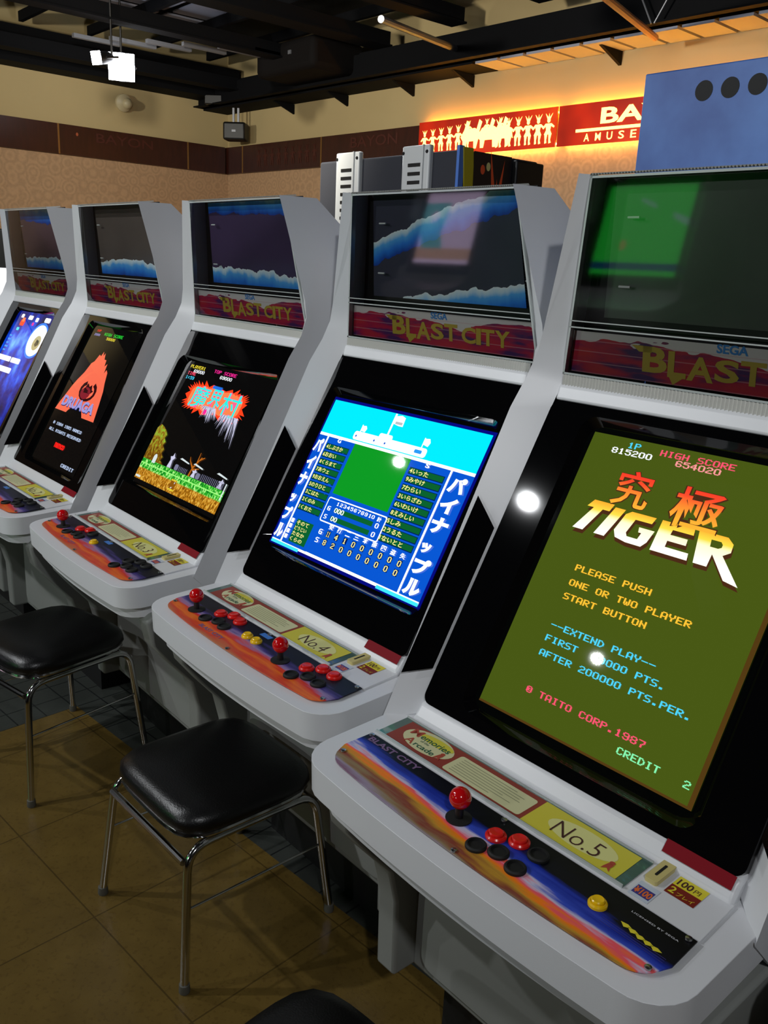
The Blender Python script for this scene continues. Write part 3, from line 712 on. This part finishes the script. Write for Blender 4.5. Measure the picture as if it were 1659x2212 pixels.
    # coin slot and stickers
    cs = link('coin_slot', cached('coin', lambda: MB().use(BEIGE).prism(rrect(.2125, -.08, .2325, -.0255, .004), .0005, .008, lambda p, q, t: pz(p, q, t)).mesh('coin_slot', .5)), root, .002)
    link('slot_opening', cached('coin2', lambda: MB().use(RUBBER).prism(rrect(.2205, -.067, .2245, -.038, .0015), .0075, .0085, lambda p, q, t: pz(p, q, t)).mesh('slot_opening', None)), cs)
    q = Pic(lambda a, b, l: pz(a, b, .0012+l)); q.rect(.243, -.078, .288, -.056, BRN, 1); q.rect(.243, -.056, .288, -.034, YTXT, 1).layer()
    q.text('100', .247, -.053, .022, .014, DKB, .02); q.text('円', .272, -.052, .009, .009, DKB, .01); q.text('2', .246, -.074, .009, .014, YTXT, .02); q.text('プレイ', .258, -.074, .026, .008, YTXT)
    q.done('price_sticker', root)['label'] = 'yellow and maroon 100 yen sticker'
    q = Pic(lambda a, b, l: pz(a, b, .0012+l)); q.rect(.212, -.119, .243, -.084, PALEB, 1).layer(); q.rect(.214, -.113, .241, -.094, NAVYT, 1).layer(); q.text('¥100', .2145, -.111, .026, .014, ORT, .03)
    q.done('coin_value_sticker', root)['label'] = 'pale blue sticker with orange figures'
    link('warning_tape', cached('tape', lambda: MB().use(TAPE).prism([(-.0265, .8352), (-.0135, .8506), (-.0140, .851), (-.0270, .8356)], .205, .312, lambda p, q, t: (t, p, q)).mesh('warning_tape', None)), root)
    for s in ((-.317, -.134), (.315, -.134), (-.31, -.205), (.308, -.215), (0, -.134), (0, -.244)): screw(root, *s)
    if num in (5, 6):
        joystick(root, -.049, -.184)
        for x, y, m in ((.018, -.173, BTNR), (.05, -.157, BTNR), (.088, -.159, RUBBER), (.014, -.212, RUBBER), (.046, -.198, RUBBER), (.084, -.205, RUBBER)): button(root, x, y, m, 'push_button' if m is not RUBBER else 'hole_plug')
        button(root, .202, -.173, BTNY, 'start_button', .0135)
    else:
        joystick(root, -.231, -.19)
        if num == 4: joystick(root, .12, -.186)
        a = [(-.168, -.16), (-.136, -.143), (-.099, -.15)]; c = [(-.17, -.201), (-.134, -.187), (-.1, -.192)]
        a2 = [(.186, -.165), (.213, -.142), (.252, -.143)]; c2 = [(.191, -.208), (.219, -.185), (.256, -.187)]
        for i, (x, y) in enumerate(a): 
            m = BTNR if (num == 4 or i < 2) else RUBBER; button(root, x, y, m, 'push_button' if m is BTNR else 'hole_plug')
        for x, y in c+c2: button(root, x, y, RUBBER, 'hole_plug')
        for x, y in a2: button(root, x, y, BTNR if num == 4 else RUBBER, 'push_button' if num == 4 else 'hole_plug')
        button(root, -.023, -.178, BTNY, 'start_button', .0135)
        if num == 4: button(root, .012, -.177, BTNY, 'start_button', .0135)
    return root

# ------------------------------------------------------------------ what the tubes show
def pic(sc): return Pic(scr, .0003)
OLG = em('olive_green', (72, 88, 20), 1.0); BRO = em('brown_rim', (92, 64, 22), .8)
CW = em('white', (235, 240, 245), 1.3); CCY = em('cyan_text', (70, 200, 235), 1.2); CPK = em('pink_red', (245, 80, 110), 1.1); COR = em('orange_text', (250, 185, 50), 1.2)
CGR = em('pale_green', (130, 240, 170), 1.1); CPINK = em('pale_pink', (250, 150, 150), 1.1)
def ramp_em(name, t0, t1, stops):
    m = em(name, (255, 255, 255), 1.2); k = NT(m); v, x, y, z = k.xyz()
    f = k.m('DIVIDE', k.m('SUBTRACT', z, t0), t1-t0); c = k.ramp(f, stops); k.emi(c, 1.2); return m
zt = lambda t: .847+.872*t
def tiger(sc):
    p = pic(sc)
    p.rect(-.21, .05, .214, .588, OLG).layer()
    p.rect(.206, .05, .214, .588, BRO); p.rect(-.21, .05, .214, .054, BRO).layer()
    p.dots('1P', -.132, .570, .0141, .011, CCY); p.dots('815200', -.16, .556, .0141, .011, CW)
    p.dots('HIGH SCORE', -.065, .568, .0141, .011, CPK); p.dots('654020', -.03, .555, .0141, .011, CPINK)
    # title lettering with a brown drop side
    TG = ramp_em('title_gold', zt(.405), zt(.46), [(.0, (255, 252, 236)), (.45, (255, 246, 200)), (.62, (250, 214, 70)), (.85, (245, 176, 50)), (1, (240, 160, 40))])
    KJ = ramp_em('title_red', zt(.46), zt(.53), [(0, (244, 170, 50)), (.35, (240, 130, 45)), (.62, (232, 70, 40)), (1, (226, 42, 34))])
    SD = em('title_side', (84, 48, 26), .8)
    LET = [
        [(-.160, .449), (-.150, .463), (-.108, .463), (-.113, .449), (-.127, .449), (-.150, .404), (-.172, .404), (-.146, .449)],
        [(-.104, .459), (-.083, .459), (-.104, .404), (-.126, .404)],
        [(-.022, .459), (-.070, .459), (-.080, .452), (-.090, .420), (-.083, .408), (-.060, .404), (-.03, .404), (-.022, .414), (-.016, .436), (-.046, .436), (-.044, .427), (-.038, .427), (-.041, .415), (-.062, .415), (-.066, .421), (-.058, .447), (-.026, .447)],
        [(-.010, .459), (.050, .459), (.052, .447), (.014, .447), (.013, .438), (.045, .438), (.046, .427), (.012, .427), (.012, .416), (.055, .416), (.057, .404), (-.012, .404)],
    ]
    R1 = [(.058, .459), (.108, .459), (.12, .450), (.121, .436), (.110, .428), (.152, .386), (.126, .390), (.093, .426), (.092, .404), (.068, .404)]
    for dx, m in ((.003, SD), (0, TG)):
        dt = -.007 if dx else 0
        for L in LET+[R1]: p.poly([(x+dx, t+dt) for x, t in L], m)
        p.layer()
    p.poly([(.083, .449), (.100, .449), (.104, .445), (.104, .440), (.099, .437), (.085, .437)], OLG)
    p.text('究', -.124, .462, .075, .07, SD, .04); p.text('極', -.008, .452, .095, .075, SD, .04); p.layer()
    p.text('究', -.122, .464, .072, .067, KJ, .012); p.text('極', -.005, .454, .09, .072, KJ, .012)
    for s, t in (('PLEASE PUSH', .330), ('ONE OR TWO PLAYER', .302), ('START BUTTON', .276)): p.dots(s, -.131, t, .0141, .0115, COR)
    for s, t in (('--EXTEND PLAY--', .221), ('FIRST  70000 PTS.', .196), ('AFTER 200000 PTS.PER.', .169)): p.dots(s, -.131, t, .0141, .0115, CCY)
    p.dots('* TAITO CORP.1987', -.126, .101, .0141, .0115, CPK); p.dots('CREDIT   2', .072, .076, .0130, .0115, CGR)
    p.done('game_picture', sc)
BLU = em('royal_blue', (6, 82, 200), 1.15); SKY = em('sky_cyan', (0, 226, 250), 1.15); FGR = em('field_green', (12, 156, 36), 1.0); DGR = em('row_green', (10, 104, 50), .9); BRW = em('bright_white', (250, 255, 255), 1.5)
LBL = em('light_blue', (40, 150, 240), 1.1); YEL = em('straw_yellow', (250, 236, 150), 1.1); NAV = em('navy_line', (0, 26, 96), .8); LCY = em('bright_cyan', (60, 220, 255), 1.2); EDG = em('tube_blue_edge', (6, 14, 150), .7); GRY = em('flag_grey', (190, 196, 200), 1)
def baseball(sc):
    p = pic(sc)
    p.rect(-.285, .104, .288, .522, EDG).layer()
    p.rect(-.278, .112, .28, .514, BLU).layer()
    p.rect(-.278, .42, .28, .514, SKY).layer()
    p.rect(-.278, .414, .28, .4215, BRW); p.rect(-.278, .112, .28, .119, BRW).layer(); p.rect(-.278, .108, -.16, .116, LCY); p.rect(.142, .108, .28, .116, LCY)
    # score board top with pennants
    p.poly([(x*1.0, t) for x, t in rrect(-.15, .424, .115, .447, .008)], BRW); p.poly(rrect(-.06, .43, -.012, .457, .006), BRW)
    p.rect(-.036, .445, -.03, .513, BRW); p.poly([(-.03, .507), (-.012, .511), (.002, .507), (.004, .484), (-.012, .484), (-.03, .487)], BRW)
    p.rect(-.133, .44, -.13, .466, BRW); p.poly([(-.13, .463), (-.118, .465), (-.112, .458), (-.116, .448), (-.13, .45)], BRW)
    p.rect(.091, .44, .094, .472, BRW); p.poly([(.094, .47), (.108, .472), (.114, .463), (.11, .452), (.094, .455)], BRW).layer()
    p.rect(-.025, .487, .0, .494, GRY); p.poly(rrect(.075, .431, .1, .44, .003), LBL)
    for x in (-.14, -.07, -.03): p.ell(x, .434, .003, .003, BLU, 10)
    p.rect(-.13, .278, .078, .414, FGR)
    for xa, xb in ((-.243, -.237), (.209, .215)): p.rect(xa, .118, xb, .415, BRW)
    p.rect(-.236, .118, -.131, .414, BLU)
    lf = ['4しぶさか', '6おおい', '8くらまて', '7あウェ', '9おおえん', '5のりひと', '3こはた', '2くのみ', '1くおた']; rg = ['4いった', '9みやけ', '7わらい', '3いらざわ', '6いわいけ', '8えみしい', '5しみ', '2うるた', '1ないとと']
    for i in range(9):
        t = .388-i*.0212
        p.rect(-.233, t-.0085, -.141, t+.0085, NAV); p.rect(.086, t-.0085, .201, t+.0085, NAV)
    p.layer()
    for i in range(9):
        t = .388-i*.0212
        p.rect(-.231, t-.0065, -.142, t+.007, DGR); p.rect(.088, t-.0065, .199, t+.007, DGR)
    p.layer()
    for i in range(9):
        t = .388-i*.0212
        p.text(lf[i], -.23, t-.0055, .0135*len(lf[i]), .012, YEL, .02); p.text(rg[i], .089, t-.0055, .0155*len(rg[i]), .0125, YEL, .02)
    p.text('G', -.197, .404, .014, .011, BRW, .03); p.text('S', .13, .404, .014, .011, BRW, .03)
    # inning box
    o = rrect(-.133, .203, .088, .268, .006); p.poly(o, BRW).layer(); p.poly(rrect(-.130, .206, .085, .265, .005), BLU).layer()
    p.rect(-.095, .234, .05, .246, DGR); p.rect(-.097, .212, .05, .224, DGR)
    for i, ch in enumerate('123456789'): p.dots(ch, -.096+i*.0135, .252, .0115, .009, BRW)
    p.dots('10', .026, .252, .0115, .009, BRW); p.text('計', .058, .25, .014, .012, BRW, .02)
    p.layer()
    p.dots('G', -.122, .234, .013, .011, BRW); p.dots('S', -.122, .212, .013, .011, BRW); p.dots('000', -.094, .234, .0125, .012, BRW); p.dots('00', -.094, .212, .0125, .012, BRW); p.dots('0', .06, .234, .014, .012, BRW); p.dots('0', .06, .212, .014, .012, BRW)
    hdr = '安打二三本振四盗失'
    for i, ch in enumerate(hdr):
        x = -.086+i*.0325; p.text(ch, x, .191, .017, .013, BRW, .02)
    p.dots('G', -.115, .172, .015, .013, BRW); p.dots('S', -.115, .15, .015, .013, BRW)
    for i, (a, c) in enumerate(zip(['11', '4', '1', '0', '0', '0', '0', '0', '0'], ['8', '2', '0', '0', '0', '0', '0', '0', '0'])):
        x = -.084+i*.0325; p.rect(x-.001, .171, x+.0135, .187, NAV); p.rect(x-.001, .149, x+.0135, .165, NAV)
    p.layer()
    for i, (a, c) in enumerate(zip(['11', '4', '1', '0', '0', '0', '0', '0', '0'], ['8', '2', '0', '0', '0', '0', '0', '0', '0'])):
        x = -.084+i*.0325; p.dots(a, x, .172, .0135 if len(a) == 1 else .007, .0135, YEL); p.dots(c, x, .15, .0135, .0135, YEL)
    p.rect(-.21, .126, -.142, .187, DGR).layer()
    for i, s in enumerate(('そのて', 'どうじい', 'たなか', 'くらの')):
        t = .173-i*.0145; p.rect(-.232, t, -.221, t+.011, BRW); p.text(s, -.208, t, .05, .011, YEL, .02)
    for i, ch in enumerate('パイナップル'):
        t = .378-i*.0485
        p.text(ch, .221, t-.012, .05 if ch != 'ッ' else .03, .038 if ch != 'ッ' else .024, BRW, .06); p.text(ch, -.277, t-.012, .032 if ch != 'ッ' else .022, .038 if ch != 'ッ' else .024, BRW, .06)
    p.done('game_picture', sc)
NBK = em('near_black', (16, 15, 15), .5); GRS = em('grass_green', (40, 190, 50), 1.1); GRL = em('grass_light', (150, 236, 120), 1.2); OCH = em('ochre', (206, 142, 30), 1.0); OCD = em('ochre_dark', (150, 92, 16), .9)
FLR = em('flame_red', (255, 60, 24), 1.3); FLO = em('flame_orange', (255, 120, 70), 1.3); CYN = em('logo_cyan', (40, 226, 216), 1.2); LAV = em('lavender_white', (200, 200, 226), 1.1); BWN = em('tree_brown', (190, 104, 26), 1); MAG = em('magenta', (246, 40, 150), 1.1); YLT = em('yellow_text', (240, 220, 60), 1.1); FOL = em('leaf_yellow_green', (150, 160, 40), 1); FOD = em('leaf_brown', (130, 96, 24), .9); TOM = em('stone_white', (210, 222, 224), 1.1); FEN = em('fence_grey', (130, 132, 160), .9); PNK = em('logo_pink', (250, 90, 150), 1.2); LNV = em('label_blue', (30, 110, 220), 1.1)
def village(sc):
    rnd = random.Random(3); p = pic(sc)
    p.rect(-.25, .10, .272, .535, NBK).layer()
    p.dots('PLAYER1', -.232, .512, .0141, .011, YLT); p.dots('69000', -.20, .498, .0141, .011, CW); p.dots('TIME', -.232, .488, .0141, .011, CPK); p.dots('1:59', -.232, .473, .0141, .011, CCY)
    p.dots('TOP SCORE', -.078, .512, .0152, .011, MAG); p.dots('69000', -.03, .497, .0145, .011, CW)
    n = 74; fl = []; f2 = []
    for i in range(n):
        a = 2*math.pi*i/n; ca, sa = math.cos(a), math.sin(a); e = .172*math.copysign(abs(ca)**.45, ca), .045*math.copysign(abs(sa)**.45, sa)
        k_ = 1+(rnd.uniform(.02, .13) if i % 2 else -.05); fl.append((.0+e[0]*k_, .424+e[1]*(1+(k_-1)*2.4))); f2.append((.0+e[0]*.9, .424+e[1]*.78*(1+.12*(i % 2))))
    p.poly(fl, FLR).layer(); p.poly(f2, FLO).layer()
    for ch, x, wd in (('魔', -.142, .105), ('界', -.032, .072), ('村', .046, .105)):
        p.text(ch, x, .386, wd, .078, PNK, .03); p.layer(); p.text(ch, x, .388, wd, .074, CYN, .006)
    p.rect(-.04, .462, .016, .472, LNV); p.ell(-.02, .384, .009, .009, MAG, 14)
    GST = em('strand_grey', (120, 120, 140), .9)
    for x0, x1, ta, tb in ((-.05, .045, .398, .352), (.065, .185, .388, .318)):     # ragged pale strands hanging from the title
        for i in range(22):
            u = (i+.5)/22; xc = x0+(x1-x0)*u; sp = (u-.45)*.03; ln = (.35+.65*rnd.random())*(ta-tb)*(.6+.8*u if x0 > 0 else 1.2-1.1*abs(u-.5))
            p.poly([(xc-.004-sp, ta+.004), (xc+.004-sp, ta+.006), (xc+.002+sp*.6, ta-ln)], GST if i % 3 == 1 else LAV)
    # ground strips
    gr = em('grass_strip', (60, 180, 50), 1.1); kk = NT(gr); v, x, y, z = kk.xyz(); nz = kk.noise(v, 150, (1, .6, .6), 2)
    kk.emi(kk.ramp(nz, [(.4, (10, 120, 30)), (.52, (50, 190, 40)), (.64, (190, 245, 150))]), 1.1)
    oc = em('earth_strip', (200, 140, 30), 1); kk = NT(oc); v, x, y, z = kk.xyz(); nz = kk.noise(v, 160, (1, .6, .6), 2)
    kk.emi(kk.ramp(nz, [(.38, (130, 80, 10)), (.52, (196, 130, 26)), (.66, (236, 190, 80))]), 1.0)
    p.rect(-.25, .113, .272, .152, oc, .03); p.rect(-.25, .150, .272, .183, gr, .03).layer()
    p.rect(-.25, .166, .272, .1695, GRL)
    # leafy bank at the left
    lf = em('leaf_bank', (150, 150, 40), 1); kk = NT(lf); v, x, y, z = kk.xyz(); nz = kk.noise(v, 120, (1, .7, .7), 3)
    kk.emi(kk.ramp(kk.m('ADD', nz, kk.m('MULTIPLY', kk.m('SUBTRACT', z, 1.06), 2.2)), [(.35, (110, 70, 10)), (.5, (160, 120, 30)), (.66, (150, 190, 50))]), .95)
    pts = [(-.25, .183)]+[(-.25, .29)]+[(-.235, .305), (-.215, .3)]
    for i in range(9): pts.append((-.19+.012*(i % 2)+.006*i, .29-.012*i))
    pts.append((-.115, .183)); p.poly(pts, lf).layer()
    p.poly([(-.188, .178), (-.188, .2), (-.182, .208), (-.172, .208), (-.166, .2), (-.166, .178)], TOM)
    # dead tree
    def br(a, c, wd): 
        d = Vector((c[0]-a[0], c[1]-a[1])).normalized(); nn = (-d.y*wd, d.x*wd); p.poly([(a[0]-nn[0], a[1]-nn[1]), (a[0]+nn[0], a[1]+nn[1]), (c[0]+nn[0]*.4, c[1]+nn[1]*.4), (c[0]-nn[0]*.4, c[1]-nn[1]*.4)], BWN)
    for a, c, wd in (((.055, .183), (.058, .212), .005), ((.058, .21), (.085, .25), .004), ((.058, .21), (.03, .228), .0035), ((.07, .228), (.068, .262), .003), ((.078, .24), (.1, .252), .003), ((.03, .228), (.022, .24), .002), ((.06, .205), (.095, .215), .003)): br(a, c, wd)
    # statues, crosses, fence
    for x, h in ((-.075, .05), (.078, .028), (.235, .03)):
        p.poly([(x-.012, .184), (x-.006, .184+h*.5), (x-.014, .184+h*.7), (x-.002, .184+h*.75), (x+.002, .184+h), (x+.008, .184+h*.78), (x+.016, .184+h*.7), (x+.006, .184+h*.5), (x+.012, .184)], LAV)
    for x in (-.03, .105): p.poly(rrect(x-.011, .184, x+.011, .203, .006), FEN)
    for i in range(14): p.rect(.125+i*.0095, .184, .128+i*.0095, .205, FEN, 1)
    for i in range(6): p.rect(-.012+i*.009, .184, -.009+i*.009, .2, FEN, 1)
    for x in (.0, .085, .225): p.poly([(x-.03, .222), (x+.03, .216), (x+.03, .220), (x-.02, .227)], TOM)
    p.rect(.262, .155, .268, .205, TOM); p.rect(-.245, .118, -.215, .125, TOM)
    p.layer(); p.rect(-.022, .122, .012, .156, OCD); p.rect(-.022, .152, .014, .157, YLT); p.rect(-.022, .121, .014, .126, YLT); p.poly([(-.012, .128), (.002, .15), (.006, .15), (-.004, .128)], TOM)
    p.done('game_picture', sc)
SAL = em('salmon', (246, 110, 80), 1.05); GNT = em('green_text', (40, 220, 60), 1.0); DKR = em('dark_figure', (70, 20, 24), .5); RDD = em('red_text', (240, 30, 24), 1.1); LIL = em('lilac', (160, 156, 220), 1.0); CWB = em('blue_white', (196, 214, 246), 1.1); BRD = em('maroon', (150, 36, 50), .8)
def flame(sc):
    p = pic(sc); p.rect(-.2, .04, .2, .6, NBK).layer()
    p.dots('1UP', -.165, .577, .0125, .009, RDD); p.dots('2000', -.172, .56, .0125, .009, LIL); p.dots('HIGH SCORE', -.088, .566, .016, .012, GNT); p.dots('50000', -.055, .55, .015, .011, YLT)
    p.poly([(-.2, .244), (.155, .244), (.135, .31), (.118, .36), (.1, .39), (.082, .43), (.066, .44), (.058, .425), (.05, .462), (.036, .45), (.028, .475), (.01, .476), (-.004, .50), (-.012, .488), (-.022, .505), (-.03, .485), (-.045, .49), (-.062, .46), (-.08, .45), (-.1, .41), (-.13, .375), (-.15, .345), (-.172, .30), (-.185, .28)], SAL).layer()
    # plain dark curled emblem
    arc = []
    for i in range(13): a = math.radians(120+300*i/12); arc.append((.0+.07*math.cos(a), .345+.042*math.sin(a)))
    for i in range(13): a = math.radians(420-300*i/12); arc.append((.0+.052*math.cos(a), .343+.028*math.sin(a)))
    p.poly(arc, DKR).layer(); p.ell(-.012, .335, .04, .024, BRD); p.poly([(-.035, .352), (-.02, .375), (0, .362), (.015, .372), (.03, .352), (.045, .35), (.03, .338), (-.03, .335)], DKR)
    p.layer(); p.text('DRUAGA', -.16, .262, .28, .042, NAV, .05); p.layer(); p.text('DRUAGA', -.163, .265, .28, .042, LIL, .05)
    p.dots('* 1984 1985 NAMCO', -.154, .188, .0155, .0115, CWB); p.dots('ALL RIGHTS RESERVED', -.163, .161, .0155, .0115, CWB); p.text('namco', -.055, .108, .09, .02, RDD, .06); p.dots('CREDIT', .07, .053, .0185, .013, CWB)
    p.done('game_picture', sc)
def space(sc):
    bg = em('deep_blue_space', (10, 40, 200), 1.0); kk = NT(bg); v, x, y, z = kk.xyz(); nz = kk.noise(v, 7, (1, 1, .6), 4)
    kk.emi(kk.ramp(nz, [(.32, (2, 6, 40)), (.48, (8, 24, 130)), (.6, (20, 80, 230)), (.75, (120, 200, 255))]), 1.1)
    p = pic(sc); p.rect(-.23, .04, .2, .6, bg).layer()
    glow = em('moon_glow', (40, 120, 255), 1.3)
    p.ell(.13, .478, .098, .085, glow, 36).layer(); p.ell(.132, .478, .086, .074, BRW, 36).layer(); p.ell(.145, .468, .04, .035, em('moon_face', (190, 180, 130), 1), 24).layer()
    p.poly([(.13, .46), (.14, .485), (.165, .48), (.172, .462), (.15, .45)], em('moon_shade', (90, 90, 70), .8))
    for i, (x, t, wd, h, m) in enumerate(((-.16, .568, .03, .018, BRW), (-.07, .565, .05, .02, BRW), (.02, .56, .03, .02, BRW), (.12, .565, .06, .022, BRW), (-.14, .53, .05, .03, FLR), (-.13, .55, .03, .02, FLO), (.0, .54, .02, .015, MAG), (-.15, .505, .03, .015, LCY))): p.poly(rrect(x, t, x+wd, t+h, h*.3), m)
    for i in range(5): p.rect(-.19, .40+i*.018, -.16+.01*(i % 2), .408+i*.018, LBL, 1)
    p.poly(rrect(-.21, .356, -.045, .38, .006), BRW); p.poly(rrect(-.035, .356, .07, .38, .006), BRW); p.poly(rrect(-.21, .305, .018, .33, .006), BRW)
    p.done('game_picture', sc)

V_ = (.235, .022, .612); H_ = (.303, .086, .545)
cabinet(5, (0, 0, 0), 0, 'nearest white arcade cabinet, olive green screen with gold title, yellow card reading No.5', V_, tiger)
cabinet(4, (-.793, .097, 0), -.003, 'white arcade cabinet with bright blue and green scoreboard screen, yellow card reading No.4', H_, baseball)
cabinet(3, (-1.615, .093, 0), -.02, 'white arcade cabinet with dark graveyard screen and red flaming title, card reading No.3', H_, village)
cabinet(2, (-2.398, .063, 0), -.004, 'white arcade cabinet whose black screen shows a salmon flame shape', V_, flame)
cabinet(1, (-3.255, .081, 0), 0, 'white arcade cabinet at far left with a blue space screen and white moon', V_, space)
cabinet(6, (.80, .12, 0), 0, 'white arcade cabinet at the right picture edge, only its panel corner showing', V_, None)

def lawn(sc):
    p = pic(sc); p.rect(-.28, .08, .28, .59, em('bright_lawn', (40, 190, 60), 5)).layer()
    p.rect(-.28, .11, .28, .15, em('lawn_score_bar', (30, 60, 150), 2)); p.poly([(-.28, .36), (.05, .50), (.05, .52), (-.28, .40)], em('lawn_line', (150, 220, 190), 3)); p.ell(.1, .25, .02, .03, em('lawn_spot', (200, 180, 90), 3)); p.done('game_picture', sc)
def poster(sc):
    p = pic(sc); p.rect(-.28, .08, .28, .59, em('pale_scene', (215, 190, 225), 4.5)).layer()
    p.poly([(-.02, .11), (.2, .11), (.28, .3), (.28, .52), (.02, .52), (.06, .3)], em('pale_teal', (110, 200, 215), 3)); p.rect(-.28, .11, .28, .19, em('pale_peach', (230, 180, 160), 3)); p.done('game_picture', sc)
cabinet(7, (-2.24, -2.63, 0), math.pi, 'white arcade cabinet with a bright green field, across the aisle, seen only as a reflection', (.303, .06, .61), lawn, False)
cabinet(8, (-4.02, -2.63, 0), math.pi, 'white arcade cabinet with a pale lilac scene, across the aisle, seen only as a reflection', (.303, .06, .61), poster, False)

# ------------------------------------------------------------------ stools
def arc_path(pts, r, n=6):
    P = [Vector(p) for p in pts]; out = [P[0]]
    for i in range(1, len(P)-1):
        a, b_, c = P[i-1], P[i], P[i+1]; d1 = (a-b_).normalized(); d2 = (c-b_).normalized(); s, e = b_+d1*r, b_+d2*r
        for k_ in range(n+1): u = k_/n; out.append(s*(1-u)**2+b_*2*u*(1-u)+e*u*u)
    return out+[P[-1]]
def stool(loc, rz, label, sz=1.0):
    t = thing('stool', label, 'stool', loc, rz, 'black vinyl stools with chrome legs')
    h = .362*sz/.95; t.scale = (.95, .95, .95)
    def cushion():
        b = MB().use(VINYL); n = 40; rings = []
        for r_, z in ((.172, 0), (.190, .008), (.196, .022), (.195, .038), (.186, .052), (.162, .062), (.10, .068), (.04, .069)):
            ring = []
            for i in range(n):
                a = 2*math.pi*i/n; c_, s_ = math.cos(a), math.sin(a); q = (abs(c_)**5+abs(s_)**5)**(-1/5)
                ring.append((r_*c_*q, r_*s_*q, z+h))
            rings.append(ring)
        V = [v for r in rings for v in r]; F = [(i*n+k_, i*n+(k_+1) % n, (i+1)*n+(k_+1) % n, (i+1)*n+k_) for i in range(len(rings)-1) for k_ in range(n)]
        F += [tuple(reversed(range(n))), tuple(range((len(rings)-1)*n, len(rings)*n))]
        return b.add(V, F)
    obj('seat', cushion(), None, t, smooth=1.0)
    b = MB(); n = 40; P = []
    for i in range(n+1):
        a = 2*math.pi*i/n; c_, s_ = math.cos(a), math.sin(a); q = (abs(c_)**5+abs(s_)**5)**(-1/5); P.append((.187*c_*q, .187*s_*q, h+.004))
    obj('seat_rim', b.tube(P, .007, 8, caps=False), CHROME, t)
    for sx in (-1, 1):
        rail = arc_path([(sx*.178, -.13, h-.018), (sx*.178, .13, h-.018)], .01)
        obj('side_rail', MB().tube([(sx*.178, -.12, h-.016), (sx*.178, .12, h-.016)], .0105, 12), CHROME, t)
        for sy in (-1, 1):
            f = Vector((sx*.2125, sy*.2125, .012))
            lg = obj('leg', MB().tube(arc_path([f, (sx*.18, sy*.18, h-.016), (sx*.178, sy*.115, h-.016)], .055), .0105, 12), CHROME, t)
            obj('rubber_foot', MB().lathe([(.0125, 0), (.0135, .004), (.0125, .022)], (f.x, f.y, 0), seg=12), mat('grey_rubber_foot', (90, 88, 80), .6), lg)
        obj('stretcher', MB().tube([(sx*.196, -.196, h*.56), (sx*.196, .196, h*.56)], .003, 8), CHROME, t)
    obj('front_rail', MB().tube([(-.178, -.19, h-.045), (.178, -.19, h-.045)], .009, 10), CHROME, t)
    obj('rear_rail', MB().tube([(-.178, .19, h-.045), (.178, .19, h-.045)], .006, 10), CHROME, t)
    return t
FZ = .08                                       # floor level
stool((-.893, -.123, FZ), .02, 'black vinyl stool with chrome legs in front of the cabinet with the No.4 card', .95)
stool((-1.80, -.18, FZ), .2, 'black vinyl stool cut by the left picture edge, before the No.3 cabinet', 1.03)
stool((-.03, -.48, FZ), .1, 'black vinyl stool at the bottom picture edge, only its seat corner showing', .95)
